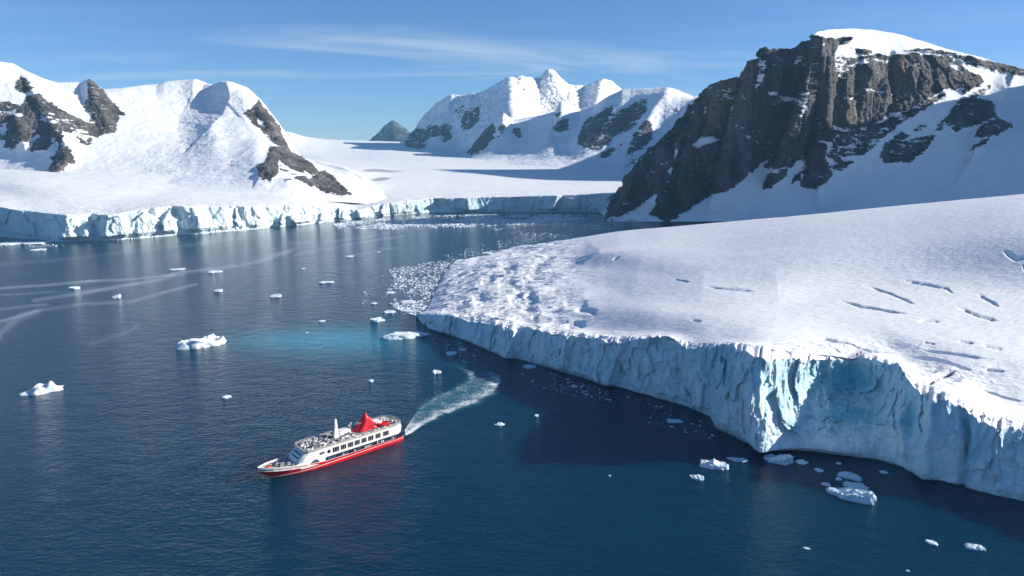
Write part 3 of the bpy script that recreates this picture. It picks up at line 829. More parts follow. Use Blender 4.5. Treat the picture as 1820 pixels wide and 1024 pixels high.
def build_right_mountain():
    nu = 760
    yy = lambda pts: row(pts, nu, 'Y')
    z5 = lambda pts: zc(pts, 2.395, 1060, 40)
    crest = [(1083, 389, 1078), (1100, 370, 1080), (1118, 349, 1082), (1123, 328, 1085), (1127, 312, 1087), (1131, 296, 1088), (1152, 276, 1093), (1156, 264, 1095), (1183, 255, 1098), (1187, 240, 1099), (1200, 231, 1100), (1204, 214, 1102), (1222, 201, 1106), (1229, 187, 1110),
             (1247, 188, 1114), (1251, 162, 1120), (1265, 151, 1125), (1290, 144, 1126), (1310, 139, 1126), (1332, 133, 1124), (1336, 115, 1118), (1348, 114, 1116), (1354, 105, 1114), (1365, 91, 1112), (1377, 89, 1114), (1400, 90, 1118), (1434, 91, 1116), (1438, 80, 1110),
             (1446, 69, 1108), (1452, 59, 1112), (1471, 53, 1124), (1511, 51, 1148), (1553, 53, 1180), (1599, 61, 1195), (1645, 75, 1210), (1686, 88, 1222), (1736, 100, 1235), (1778, 113, 1245),
             (1820, 123, 1250), (1900, 120, 1230), (1980, 55, 1180), (2060, -20, 1120), (2150, -150, 1060), (2400, -190, 940)]  # last points: unseen off-frame shoulder, raised to shade the slope and cliff
    rc = row(crest, nu, 'Y', True)
    r0 = row([(1078, 392, 1069), (1100, 394, 1060), (1200, 394, 1045), (1400, 392, 1010), (1820, 370, 930), (2150, 350, 800), (2400, 345, 720)], nu, 'Y')
    r1 = yy([(1081, 390, 1073), (1100, 387, 1068), (1170, 368, 1068), (1280, 335, 1072), (1330, 305, 1076), (1400, 285, 1078), (1440, 325, 1062), (1500, 300, 1070), (1600, 262, 1085), (1700, 250, 1095), (1820, 240, 1090), (1950, 225, 1060), (2150, 150, 940), (2400, 120, 830)])
    cr = np.array(crest)
    mid = []
    for x in (1083, 1118, 1160, 1206, 1253, 1310, 1365, 1400, 1446, 1511, 1600, 1700, 1820, 1950, 2150, 2400):
        cy = np.interp(x, cr[:, 0], cr[:, 1]); cY = np.interp(x, cr[:, 0], cr[:, 2])
        if x < 1460: mid.append((x, cy + 6, cY - 4))
        elif x < 1700: mid.append((x, cy + 34 + (1600 - x) * .08, cY - 28))
        else: mid.append((x, cy + 55, cY - 45))
    r2 = row(mid, nu, 'Y')
    rb = rc.copy(); rb[:, 1] += 190; rb[:, 2] = np.maximum(rc[:, 2] * 0.15, -5)
    rk = [
        (z5([(45, 840), (90, 838), (180, 780), (262, 728), (228, 822), (265, 838), (295, 855), (340, 830), (430, 770), (520, 716), (545, 718), (600, 690), (635, 650), (642, 612), (665, 637), (690, 610),
             (745, 560), (785, 508), (760, 570), (733, 620), (795, 612), (815, 618), (860, 590), (907, 530), (895, 580), (862, 680), (885, 710), (920, 714), (960, 695), (1000, 650), (960, 560), (990, 500),
             (1050, 466), (1100, 460), (1190, 430), (1250, 392), (1330, 370), (1420, 320), (1505, 275), (1515, 290), (1550, 283), (1556, 310), (1600, 280), (1652, 262), (1640, 240), (1600, 215), (1560, 192), (1500, 150),
             (1330, 136), (1240, 140), (1180, 136), (1080, 150), (1010, 140), (1030, 100), (1075, 84), (1060, 70), (1000, 74), (930, 74), (880, 70), (600, 60), (300, 300), (100, 600)]), 1.0),
        (z5([(960, 490), (1050, 466), (1190, 430), (1330, 372), (1500, 282), (1490, 310), (1400, 368), (1300, 425), (1215, 500), (1130, 572), (1060, 570), (1000, 560)]), .72),
        (z5([(960, 560), (1020, 600), (985, 618), (1040, 636), (1098, 595), (1060, 585), (1000, 555)]), .85),
        (z5([(1290, 470), (1330, 488), (1440, 488), (1400, 545), (1340, 598), (1240, 602), (1200, 575), (1225, 520)]), .85),
        (z5([(1475, 420), (1500, 380), (1560, 320), (1640, 330), (1680, 345), (1707, 400), (1650, 430), (1520, 467)]), .95),
        (z5([(1540, 350), (1600, 300), (1680, 265), (1660, 300), (1600, 330)]), .6),
        (z5([(1608, 488), (1640, 440), (1705, 405), (1772, 450), (1720, 475), (1640, 492)]), .9),
        (z5([(1592, 550), (1640, 505), (1672, 488), (1650, 520), (1612, 550)]), 1.0),
        (z5([(708, 714), (712, 680), (770, 620), (800, 618), (800, 650), (740, 702)]), 1.0), (z5([(833, 684), (845, 650), (885, 622), (862, 672)]), 1.0),
        (z5([(1080, 110), (1170, 120), (1172, 134), (1120, 136)]), .8),
        (z5([(1310, 122), (1400, 117), (1500, 130), (1600, 150), (1700, 170), (1830, 200), (1830, 236), (1760, 222), (1650, 195), (1560, 165), (1480, 140), (1400, 130)]), .95),
        (z5([(1480, 145), (1560, 165), (1640, 185), (1600, 195), (1540, 175)]), .55),
        (z5([(1440, 440), (1470, 420), (1465, 460), (1440, 470)]), .8), (z5([(1350, 450), (1400, 430), (1400, 460), (1360, 470)]), .6),
    ]
    sp = [
        (z5([(400, 522), (440, 495), (470, 485), (527, 498), (500, 508), (430, 537)]), 1.0), (z5([(720, 296), (790, 310), (857, 322), (850, 335), (800, 330), (735, 312)]), .8),
        (z5([(1000, 120), (1080, 140), (1250, 160), (1240, 175), (1100, 180), (1020, 240), (1000, 160)]), .52), (z5([(1010, 436), (1065, 460), (1040, 468), (1010, 450)]), .9),
        (z5([(500, 290), (560, 290), (600, 320), (560, 345), (500, 320)]), .5), (z5([(440, 360), (470, 360), (460, 390), (440, 390)]), .8), (z5([(840, 150), (890, 150), (890, 195), (850, 180)]), .6),
        (z5([(1085, 490), (1120, 500), (1130, 530), (1100, 520)]), .8), (z5([(960, 505), (1000, 520), (1010, 535), (970, 530)]), .9), (z5([(1330, 470), (1400, 460), (1420, 480), (1300, 535), (1290, 520)]), .25),
        (z5([(1050, 318), (1120, 325), (1120, 335), (1060, 330)]), .7), (z5([(300, 630), (325, 612), (315, 640)]), .9), (z5([(625, 478), (655, 485), (640, 500)]), .9), (z5([(1485, 170), (1540, 185), (1550, 215), (1490, 195)]), .95),
        (z5([(1340, 180), (1360, 172), (1360, 188), (1340, 190)]), .8), (z5([(690, 150), (720, 175), (700, 260), (680, 300), (672, 270), (690, 200)]), .55), (z5([(585, 345), (600, 350), (560, 470), (545, 520), (535, 500), (560, 420)]), .7), (z5([(880, 300), (900, 310), (870, 420), (855, 400)]), .45), (z5([(330, 520), (350, 500), (345, 560), (330, 600)]), .7), (z5([(1130, 280), (1220, 295), (1220, 305), (1140, 295)]), .4),
    ]
    rid = [
        ([(1338, 108), (1322, 150), (1303, 215), (1288, 262), (1270, 330)], 34, 11, 70),
        ([(1446, 62), (1438, 120), (1425, 180), (1402, 240), (1376, 300)], 34, 14, 40),
        ([(1447, 110), (1446, 190), (1437, 250), (1432, 280)], -32, 10, 9),
        ([(1432, 92), (1428, 140), (1405, 210)], -12, 12, 8),
        ([(1236, 180), (1224, 230), (1212, 290), (1165, 360)], 16, 26, 22),
        ([(1322, 150), (1300, 215), (1280, 290), (1262, 340)], -22, 14, 6), ([(1400, 96), (1385, 170), (1350, 270)], -12, 9, 12), ([(1215, 250), (1195, 330)], -12, 8, 10),
        ([(1582, 100), (1584, 160), (1578, 205)], -18, 9, 12), ([(1520, 120), (1515, 200)], -9, 8, 14), ([(1628, 115), (1622, 160), (1615, 190)], -7, 8, 14), ([(1470, 110), (1468, 180), (1455, 320)], 15, 22, 55),
        ([(1380, 110), (1372, 180), (1345, 270)], 8, 20, 16), ([(1275, 290), (1268, 345)], -9, 8, 10), ([(1170, 270), (1150, 340), (1120, 385)], 9, 20, 24),
        ([(1790, 160), (1770, 215), (1740, 260)], 22, 30, 90),
    ]
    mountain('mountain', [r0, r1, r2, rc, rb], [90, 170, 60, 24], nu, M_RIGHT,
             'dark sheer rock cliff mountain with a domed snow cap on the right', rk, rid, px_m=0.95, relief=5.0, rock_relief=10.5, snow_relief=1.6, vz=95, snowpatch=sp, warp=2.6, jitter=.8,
             warm=[([(1246, 158), (1300, 132), (1345, 118), (1322, 160), (1308, 215), (1290, 240), (1262, 235), (1246, 200)], 1.0), (z5([(1270, 180), (1320, 170), (1310, 270), (1270, 340), (1255, 300)]), .8), (z5([(1000, 330), (1080, 300), (1100, 420), (1010, 440)]), .35)])  # first patch: lighter brown replaces sunlight on the left block


build_right_mountain()


def build_left_mountain():
    nu = 420
    z3 = lambda pts: zc(pts, 2.694, 0, 80)
    yy = lambda pts: row(pts, nu, 'Y')
    r0 = yy([(-260, 335, 1180), (0, 335, 1190), (110, 330, 1180), (270, 310, 1270)])
    r1 = yy([(-260, 285, 1290), (0, 283, 1290), (60, 278, 1285), (108, 296, 1235), (150, 280, 1290), (200, 285, 1330), (270, 296, 1370)])
    r2 = yy([(-260, 200, 1310), (0, 212, 1350), (60, 200, 1370), (120, 205, 1395), (180, 215, 1425), (225, 245, 1440), (268, 285, 1440)])
    crest = [(-260, 60, 1420), (-120, 80, 1440), (0, 110, 1460), (22, 113, 1470), (45, 126, 1480), (74, 139, 1500), (100, 147, 1510), (145, 146, 1525), (158, 141, 1525), (167, 147, 1522), (182, 160, 1518), (197, 177, 1510),
             (219, 197, 1485), (232, 219, 1475), (240, 245, 1465), (255, 275, 1450), (266, 288, 1440)]
    rc = row(crest, nu, 'Y', True)
    rb = rc.copy(); rb[:, 1] += 300; rb[:, 2] = 60
    rk = [
        (z3([(72, 200), (95, 152), (130, 165), (165, 218), (140, 228), (80, 218)]), .85),
        (z3([(-40, 285), (0, 280), (50, 275), (100, 292), (140, 245), (190, 235), (220, 270), (290, 310), (340, 340), (420, 370), (445, 340), (405, 300), (430, 250), (415, 180), (430, 162), (490, 213), (560, 295), (602, 330), (628, 375),
             (605, 400), (607, 460), (580, 470), (592, 522), (560, 527), (510, 532), (470, 505), (440, 440), (440, 488), (380, 465), (360, 430), (300, 415), (312, 462), (270, 472), (240, 450), (262, 480), (230, 508), (150, 517),
             (140, 490), (100, 480), (60, 507), (20, 492), (30, 460), (-40, 460)]), .86),
        (z3([(25, 440), (40, 380), (90, 350), (150, 360), (180, 420), (170, 450), (60, 470)]), 1.0),
        (z3([(440, 430), (520, 400), (600, 420), (590, 520), (510, 530), (470, 500)]), 1.0), (z3([(540, 290), (600, 330), (625, 375), (600, 400), (600, 450), (560, 440), (530, 360)]), 1.0),
        (z3([(430, 170), (470, 200), (500, 260), (450, 270), (425, 220)]), .9),
        (z3([(288, 468), (322, 492), (358, 577), (320, 572), (300, 602), (260, 617), (243, 602), (255, 540), (285, 510)]), 1.0),
    ]
    sp = [(z3([(100, 480), (180, 430), (200, 440), (140, 500)]), .9), (z3([(0, 395), (45, 370), (30, 430), (0, 420)]), .9), (z3([(0, 320), (80, 318), (110, 340), (0, 345)]), .7), (z3([(180, 300), (260, 330), (300, 400), (220, 370)]), .35),
          (z3([(330, 400), (420, 420), (430, 480), (350, 440)]), .5)]
    rid = [([(158, 138), (170, 180), (195, 225), (215, 265)], 20, 22, 40), ([(45, 122), (60, 165), (80, 200), (105, 240)], 20, 14, 50), ([(30, 210), (40, 240), (45, 262)], 14, 20, 20), ([(115, 250), (120, 285), (100, 305)], 18, 14, 14)]
    mountain('mountain', [r0, r1, r2, rc, rb], [50, 110, 110, 20], nu, M_LEFT, 'snowy peak with broken grey rock faces at the left edge', rk, rid, px_m=1.25, relief=6, rock_relief=8, snow_relief=4.0, snowpatch=sp, warp=2.5, flute=1.0)


build_left_mountain()


def build_mid_mountain():
    nu = 620
    z3 = lambda pts: zc(pts, 2.694, 0, 80)
    z4 = lambda pts: zc(pts, 2.6, 420, 120)
    yy = lambda pts: row(pts, nu, 'Y')
    r0 = yy([(130, 338, 1100), (300, 345, 1090), (420, 350, 1080), (520, 356, 1095), (620, 360, 1140), (730, 372, 1180)])
    r1 = yy([(130, 300, 1240), (300, 296, 1260), (400, 290, 1255), (455, 300, 1200), (520, 325, 1150), (600, 342, 1172), (690, 353, 1205), (730, 364, 1200)])
    r2 = yy([(140, 225, 1400), (250, 222, 1450), (330, 222, 1490), (400, 212, 1520), (450, 225, 1490), (500, 268, 1400), (574, 298, 1345), (620, 308, 1315), (660, 335, 1270), (690, 350, 1235), (730, 362, 1210)])
    crest = [(140, 165, 1560), (182, 160, 1580), (223, 157, 1610), (260, 152, 1640), (290, 150, 1660), (304, 145, 1670), (330, 143, 1680), (353, 142, 1680), (371, 150, 1685), (386, 152, 1680), (401, 147, 1670), (416, 148, 1660), (438, 156, 1630), (457, 176, 1600),
             (478, 203, 1560), (495, 228, 1520), (512, 265, 1470), (535, 281, 1430), (574, 288, 1390), (612, 297, 1350), (643, 312, 1320), (658, 328, 1300), (690, 347, 1250), (730, 361, 1215)]
    rc = row(crest, nu, 'Y', True)
    rb = rc.copy(); rb[:, 1] += 260; rb[:, 2] = rc[:, 2] * 0.15 - 12
    rk = [
        (z4([(38, 212), (80, 188), (100, 148), (150, 213), (195, 273), (244, 392), (200, 372), (130, 312), (75, 266)]), 1.0),
        (z4([(155, 368), (200, 370), (290, 410), (340, 440), (388, 490), (360, 502), (270, 482), (190, 430), (198, 492), (160, 528), (110, 512), (98, 460), (140, 440)]), 1.0),
        (z4([(255, 510), (300, 503), (340, 520), (390, 478), (420, 483), (470, 530), (535, 592), (500, 598), (430, 588), (370, 562), (310, 537)]), 1.0),
        (z4([(225, 520), (250, 515), (255, 530), (230, 530)]), .6), (z4([(190, 440), (250, 480), (300, 500), (260, 505), (200, 480)]), .45),
    ]
    sp = [(z4([(95, 235), (130, 255), (135, 285), (100, 270)]), .9)]
    rid = [([(401, 140), (410, 175), (398, 205), (375, 228)], 44, 60, 70), ([(438, 220), (462, 245), (492, 268), (520, 288)], 30, 50, 60), ([(353, 140), (345, 160)], 6, 20, 40),
           ([(490, 255), (478, 290), (462, 315)], 12, 14, 30), ([(574, 300), (600, 330), (612, 345)], 8, 30, 40)]

    def rough(px, py):
        poly = [(235, 190), (290, 165), (380, 165), (440, 190), (430, 225), (400, 262), (460, 300), (440, 325), (330, 330), (240, 325), (215, 300), (260, 250)]
        return 0.95 * poly_mask(px, py, poly, 16)
    mountain('mountain', [r0, r1, r2, rc, rb], [70, 110, 90, 20], nu, M_MID, 'white mountain with a cracked icefall and a dark rock spur running down to the fjord', rk, rid, px_m=1.3, relief=7, rock_relief=7, snow_relief=5.5, snowpatch=sp,
             rough_fn=rough, warp=2.2, sharp=False)


build_mid_mountain()


def build_centre():
    z7 = lambda pts: zc(pts, 2.935, 660, 100)
    nu = 520
    yy = lambda pts: row(pts, nu, 'Y')
    # high sunlit massif behind
    r0 = yy([(650, 290, 3400), (691, 290, 3300), (800, 296, 2900), (1000, 300, 2650), (1300, 300, 2600)])
    r1 = yy([(660, 284, 3650), (700, 274, 3550), (800, 262, 3300), (905, 250, 3000), (1000, 240, 2950), (1300, 240, 3000)])
    r2 = yy([(672, 281, 3850), (720, 262, 3820), (800, 212, 3680), (905, 192, 3350), (985, 195, 3380), (1060, 190, 3500), (1300, 220, 3500)])
    crest = [(680, 282, 4000), (691, 277, 4000), (718, 253, 4000), (745, 223, 3990), (759, 202, 3980), (779, 183, 3950), (803, 170, 3920), (827, 171, 3880), (841, 168, 3850), (851, 168, 3830), (878, 156, 3720), (905, 141, 3600),
             (926, 136, 3580), (950, 140, 3650), (963, 139, 3680), (970, 129, 3690), (975, 124, 3690), (982, 126, 3700), (1001, 144, 3720), (1008, 151, 3760), (1021, 153, 3800), (1045, 153, 3850), (1059, 146, 3850), (1072, 142, 3850), (1084, 144, 3860),
             (1103, 160, 3880), (1140, 195, 3900), (1300, 220, 3900)]
    rc = row(crest, nu, 'Y', True)
    rb = rc.copy(); rb[:, 1] += 700; rb[:, 2] = 80
    rk = [(z7([(165, 522), (180, 450), (240, 375), (300, 390), (330, 365), (430, 370), (425, 440), (390, 460), (340, 420), (270, 470), (320, 470), (210, 520)]), .74),
          (z7([(480, 330), (500, 300), (580, 265), (575, 345), (530, 390), (490, 395)]), .72), (z7([(430, 290), (500, 270), (480, 330)]), .45),
          (z7([(905, 240), (960, 225), (990, 260), (960, 285), (920, 265)]), .32), (z7([(760, 170), (830, 200), (860, 240), (800, 230)]), .28)]
    rid = [([(905, 136), (907, 170), (909, 200), (914, 240)], 190, 110, 52), ([(803, 166), (800, 200), (780, 240)], 90, 45, 45), ([(841, 166), (838, 210), (850, 250)], 60, 30, 40), ([(975, 122), (985, 150), (1000, 180)], 38, 24, 50),
           ([(1068, 140), (1064, 165), (1058, 190)], 130, 28, 30), ([(745, 223), (735, 255), (725, 278)], 50, 25, 40), ([(945, 150), (935, 200)], -18, 16, 20), ([(925, 150), (940, 190)], 20, 8, 14), ([(1005, 150), (1015, 180)], 25, 10, 20)]
    mountain('mountain', [r0, r1, r2, rc, rb], [40, 70, 110, 20], nu, M_CENTRE, 'highest white pointed massif far behind the snow plain, sunlit on its right faces', rk, rid, px_m=2.9, relief=16, rock_relief=13, snow_relief=17, warp=2.5, flute=15.0, jitter=1.3)
    # darker range in front
    nu = 760
    yy = lambda pts: row(pts, nu, 'Y')
    r0 = yy([(800, 297, 2300), (900, 305, 2050), (1000, 320, 1700), (1130, 334, 1500), (1300, 336, 1450), (1600, 336, 1420), (1800, 336, 1420), (2300, 336, 1420)])
    r1 = yy([(815, 284, 2650), (900, 280, 2450), (1000, 286, 2150), (1130, 296, 1900), (1230, 285, 1830), (1300, 200, 1760), (1350, 158, 1720), (1420, 112, 1680), (1500, 78, 1650), (1650, 95, 1620), (1800, 140, 1600), (1940, 175, 1600), (2000, 0, 1590), (2100, -120, 1580), (2300, -80, 1580)])  # right part: hidden ridge and off-frame massif, added to shade the snow apron
    r2 = yy([(824, 276, 2800), (850, 264, 2780), (900, 250, 2700), (1000, 248, 2500), (1100, 240, 2300), (1200, 240, 2200), (1300, 185, 2060), (1350, 152, 2000), (1420, 112, 1940), (1500, 80, 1900), (1650, 95, 1850), (1800, 145, 1820), (1940, 170, 1820), (2000, -80, 1800), (2100, -240, 1780), (2300, -200, 1780)])
    crest = [(828, 276, 2880), (838, 265, 2890), (850, 248, 2900), (865, 230, 2910), (878, 219, 2910), (888, 210, 2910), (895, 201, 2910), (903, 208, 2910), (912, 212, 2910), (943, 209, 2900), (967, 204, 2880), (987, 199, 2850), (993, 186, 2835), (997, 180, 2830), (1007, 183, 2820),
             (1031, 194, 2810), (1055, 189, 2780), (1079, 173, 2720), (1106, 160, 2680), (1140, 158.5, 2640), (1171, 157, 2600), (1185, 156, 2570), (1205, 161, 2540), (1232, 172, 2500), (1253, 172, 2460), (1300, 170, 2380), (1350, 150, 2300),
             (1420, 118, 2200), (1500, 92, 2120), (1600, 95, 2060), (1700, 125, 2020), (1800, 150, 2000), (1940, 165, 2000), (2000, -120, 1980), (2100, -290, 1950), (2300, -240, 1950)]  # crest of the unseen massif past the right edge, raised to cast shadow
    rc = row(crest, nu, 'Y', True)
    rb = rc.copy(); rb[:, 1] += 450; rb[:, 2] = 70
    rk = [(z7([(500, 514), (520, 470), (590, 370), (640, 350), (650, 380), (640, 440), (590, 490), (530, 518)]), 1.0), (z7([(662, 420), (665, 375), (690, 350), (700, 380), (685, 418)]), .75), (z7([(730, 400), (745, 380), (785, 385), (780, 430), (755, 425)]), .75),
          (z7([(950, 375), (1000, 330), (1030, 335), (1030, 380), (990, 408), (960, 395)]), .85), (z7([(955, 305), (985, 295), (995, 310), (965, 326)]), .7),
          (z7([(1078, 465), (1085, 410), (1130, 330), (1180, 310), (1265, 258), (1270, 290), (1250, 330), (1300, 290), (1380, 240), (1440, 235), (1440, 290), (1390, 370), (1330, 400), (1270, 420), (1240, 470), (1185, 500), (1120, 485)]), .80),
          (z7([(1330, 525), (1350, 460), (1380, 400), (1440, 335), (1465, 380), (1460, 450), (1410, 490), (1370, 510)]), .80), (z7([(1190, 532), (1210, 500), (1260, 488), (1288, 495), (1240, 525)]), .8), (z7([(1340, 578), (1360, 545), (1395, 535), (1380, 570)]), .85),
          (z7([(1295, 470), (1315, 460), (1320, 472)]), .8), (z7([(1585, 285), (1600, 280), (1605, 320), (1590, 310)]), .5)]
    rid = [([(895, 201), (885, 225), (855, 262)], 70, 25, 50), ([(997, 180), (985, 215), (975, 250)], 60, 40, 40), ([(1190, 155), (1175, 180), (1160, 200), (1130, 260)], 80, 70, 45), ([(1080, 175), (1060, 220), (1035, 260)], 60, 50, 50), ([(1245, 172), (1215, 215), (1190, 270)], 60, 40, 30),
           ([(1120, 200), (1090, 255)], -25, 25, 25)]
    mountain('mountain', [r0, r1, r2, rc, rb], [60, 70, 110, 20], nu, M_CENTRE, 'shaded snow range with slanting dark rock bands in front of the highest white massif', rk, rid, px_m=2.1, relief=12, rock_relief=10, snow_relief=9, warp=2.2, flute=3.0, jitter=.6)
    # lone pyramid on the horizon
    nu = 130
    yy = lambda pts: row(pts, nu, 'Y')
    r0 = yy([(640, 262, 6300), (700, 262, 5800), (750, 262, 5300)])
    r1 = yy([(650, 256, 6600), (675, 248, 6400), (698, 240, 6200), (720, 246, 6000), (745, 256, 5800)])
    crest = [(655, 255, 6900), (662, 249, 6880), (675, 235, 6800), (684, 224, 6750), (694, 217.5, 6700), (698, 214, 6680), (704, 217.5, 6600), (718, 228, 6450), (726, 236, 6350), (729, 244, 6300), (742, 256, 6250)]
    rc = row(crest, nu, 'Y', True)
    rb = rc.copy(); rb[:, 1] += 700; rb[:, 2] = 60
    mountain('mountain', [r0, r1, rc, rb], [25, 50, 10], nu, M_PYR, 'small lone pyramid peak far away between the two mountain groups', [([(655, 262), (655, 200), (745, 200), (745, 262)], .9)],
             [([(698, 212), (700, 235), (706, 255)], 60, 30, 25)], px_m=5.0, relief=22, rock_relief=22, snow_relief=18, warp=2, jitter=.5)


build_centre()

# ------------------------------------------------------------------ cruise ship
def new_obj(name, bm, mat, parent=None, smooth=False, recalc=True):
    if recalc: bmesh.ops.recalc_face_normals(bm, faces=bm.faces)
    me = bpy.data.meshes.new(name); bm.to_mesh(me); bm.free()
    for m in (mat if isinstance(mat, (list, tuple)) else [mat]): me.materials.append(m)
    if smooth:
        for p in me.polygons: p.use_smooth = True
    o = bpy.data.objects.new(name, me); COL.objects.link(o)
    if parent is not None: o.parent = parent
    return o


def bm_loops(bm, loops, cap=True, closed=True):
    """skin a list of equal-length vertex loops"""
    vs = [[bm.verts.new(p) for p in l] for l in loops]
    n = len(loops[0])
    for a, b in zip(vs[:-1], vs[1:]):
        for k in range(n if closed else n - 1):
            bm.faces.new((a[k], a[(k + 1) % n], b[(k + 1) % n], b[k]))
    if cap and closed:
        bm.faces.new(vs[0]); bm.faces.new(vs[-1])
    return vs


def bm_box(bm, c, s, rz=0.0, taper=1.0):
    ca, sa = math.cos(rz), math.sin(rz)
    L = []
    for k, z in ((1.0, -.5), (taper, .5)):
        L.append([(c[0] + (x * k * ca - y * k * sa), c[1] + (x * k * sa + y * k * ca), c[2] + z * s[2])
                  for x, y in ((-s[0] / 2, -s[1] / 2), (s[0] / 2, -s[1] / 2), (s[0] / 2, s[1] / 2), (-s[0] / 2, s[1] / 2))])
    bm_loops(bm, L)


def bm_tube(bm, a, b, r0, r1=None, n=10):
    a, b = Vector(a), Vector(b); r1 = r0 if r1 is None else r1
    q = (b - a).to_track_quat('Z', 'Y')
    L = []
    for p, r in ((a, r0), (b, r1)):
        L.append([p + q @ Vector((math.cos(t) * r, math.sin(t) * r, 0)) for t in np.linspace(0, 2 * math.pi, n, endpoint=False)])
    bm_loops(bm, L)


def bm_rail(bm, pts, r=0.04):
    for a, b in zip(pts[:-1], pts[1:]): bm_tube(bm, a, b, r, n=6)


def build_ship():
    red = mat_plain('ship_red_paint', (0.62, 0.012, 0.018), 0.28, 0.5, 0.06, 0.25)
    white = mat_plain('ship_white_paint', (0.82, 0.80, 0.76), 0.4, 0.4, 0.05, 0.5)
    navy = mat_plain('ship_navy_band', (0.018, 0.022, 0.060), 0.2, 0.5, 0.15, 1.0)
    glass = mat_plain('ship_dark_glass', (0.02, 0.03, 0.045), 0.08, 0.6, 0.2, 1.5)
    pane = mat_plain('ship_blue_glass', (0.06, 0.09, 0.15), 0.1, 0.6, 0.2, 0.8)
    grey = mat_plain('ship_grey_fittings', (0.33, 0.34, 0.36), 0.5, 0.4, 0.25, 2.0)
    dark = mat_plain('ship_dark_fittings', (0.05, 0.055, 0.07), 0.5, 0.4, 0.25, 2.0)
    tan = mat_plain('ship_roof_edge', (0.52, 0.49, 0.44), 0.6, 0.3, 0.2, 1.0)
    d = NB('ship_deck'); v = d.noise(1.1, 5, 0.7); w = d.noise(0.5, 3, 0.6)
    deck = d.done(d.mix(d.ss(v, 0.42, 0.58), d.mix(w, (0.10, 0.11, 0.13), (0.24, 0.24, 0.25)), (0.55, 0.54, 0.52)), 0.7, 0.3)
    orange = mat_plain('ship_orange_gear', (0.7, 0.10, 0.03), 0.5, 0.4)

    stern_p = Vector(at_z(719, 783, 0.0)); bow_p = Vector(at_z(484, 849, 0.0))
    v = bow_p - stern_p; dist = v.length
    ang = math.atan2(v.y, v.x)
    half_st = 4.9
    ang += math.asin(half_st / dist)          # stern point is on the port quarter, bow point on the stem
    hx, hy = math.cos(ang), math.sin(ang)
    port = Vector((-hy, hx, 0))
    c0 = stern_p - port * half_st
    LW = math.sqrt(dist ** 2 - half_st ** 2)
    k = LW / 59.0                               # drawn with a 59 m waterline
    root = bpy.data.objects.new('cruise_ship', None); COL.objects.link(root)
    root.location = (c0.x, c0.y, 0); root.rotation_euler = (0, 0, ang); root.scale = (k, k, k)
    root.empty_display_size = 5
    tag(root, 'red-hulled white cruise ship with a pointed red funnel steaming towards the lower left', 'ship')

    XS = np.array([0, .4, 1.5, 4, 10, 20, 30, 38, 44, 49, 53, 56.5, 59.5, 62, 63.6, 64.6])
    BD = np.interp(XS, [0, 1.5, 4, 36, 44, 49, 53, 56.5, 59.5, 62, 63.6, 64.6], [5.1, 5.6, 5.95, 6.0, 5.95, 5.75, 5.2, 4.35, 3.3, 2.05, 1.05, .10])
    BW = np.interp(XS, [0, 1.5, 4, 36, 44, 49, 53, 56.5, 59.5, 62, 63.6, 64.6], [4.9, 5.2, 5.6, 5.7, 5.1, 4.1, 2.9, 1.6, .05, .04, .03, .02])
    ZD = np.interp(XS, [0, 34, 38, 44, 50, 56, 62, 64.6], [2.35, 2.4, 2.55, 3.25, 3.8, 4.4, 5.05, 5.4])
    ZK = np.interp(XS, [0, 4, 50, 56, 59.5, 62, 63.6, 64.6], [-.6, -1.5, -1.5, -1.2, -.3, 1.8, 3.6, 5.2])

    def hull_y(x, z):
        bd, bw, zd, zk = (np.interp(x, XS, q) for q in (BD, BW, ZD, ZK))
        t = min(max((z - max(zk, 0)) / max(zd - max(zk, 0), .05), 0), 1)
        return bw + (bd - bw) * t ** 0.9
    bm = bmesh.new(); L = []
    for i, x in enumerate(XS):
        bd, bw, zd, zk = BD[i], BW[i], ZD[i], ZK[i]
        z0 = max(zk, 0.0)
        prof = [(bw * .75, zk), (bw, z0 + .01), (bw + (bd - bw) * .36, z0 + (zd - z0) * .33 + .02), (bw + (bd - bw) * .69, z0 + (zd - z0) * .66 + .03), (bd, zd)]
        L.append([(x, -y, z) for y, z in prof[::-1]] + [(x, y, z) for y, z in prof])
    bm_loops(bm, L)
    new_obj('hull', bm, red, root, smooth=False)
    # white line along the hull, both sides
    for sgn in (1, -1):
        bm = bmesh.new(); a = []
        for x in np.linspace(0.2, 62.6, 60):
            zs = np.interp(x, [0, 10, 30, 44, 54, 60, 62.6], [1.55, 1.45, 1.3, 1.0, .62, .35, 1.6]) if x < 60 else np.interp(x, [60, 62.6], [.45, 2.5])
            w = np.interp(x, [0, 30, 50, 62.6], [.18, .26, .34, .25])
            y0, y1 = hull_y(x, zs), hull_y(x, zs + w)
            a.append([(x, sgn * (y0 + .035), zs), (x, sgn * (y1 + .035), zs + w), (x, sgn * (y1 - .05), zs + w), (x, sgn * (y0 - .05), zs)])
        bm_loops(bm, a)
        new_obj('hull_stripe', bm, white, root)

    # superstructure: outline lofted from main deck to roof, front leaning back
    def outline(fx, yo, st):
        pts = [(st, 2.2), (st + .35, 3.9), (st + 1.3, 5.1), (st + 3.4, yo), (12, yo), (24, yo), (36, yo), (fx - 4.5, yo), (fx - 1.4, yo - .45), (fx - .25, yo - 1.3), (fx, yo - 2.6)]
        return [(x, y) for x, y in pts] + [(x, -y) for x, y in pts[::-1]]
    Z_R = 8.3
    levels = [(2.2, 50.6, 5.82, 1.6), (4.2, 50.2, 5.84, 1.2), (4.45, 50.1, 5.86, .35), (6.6, 48.6, 5.84, -.1), (Z_R, 46.6, 5.80, .5)]
    bm = bmesh.new()
    bm_loops(bm, [[(x, y, z) for x, y in outline(fx, yo, st)] for z, fx, yo, st in levels])
    body = new_obj('superstructure', bm, white, root)
    # roof edge, parapet and deck
    bm = bmesh.new()
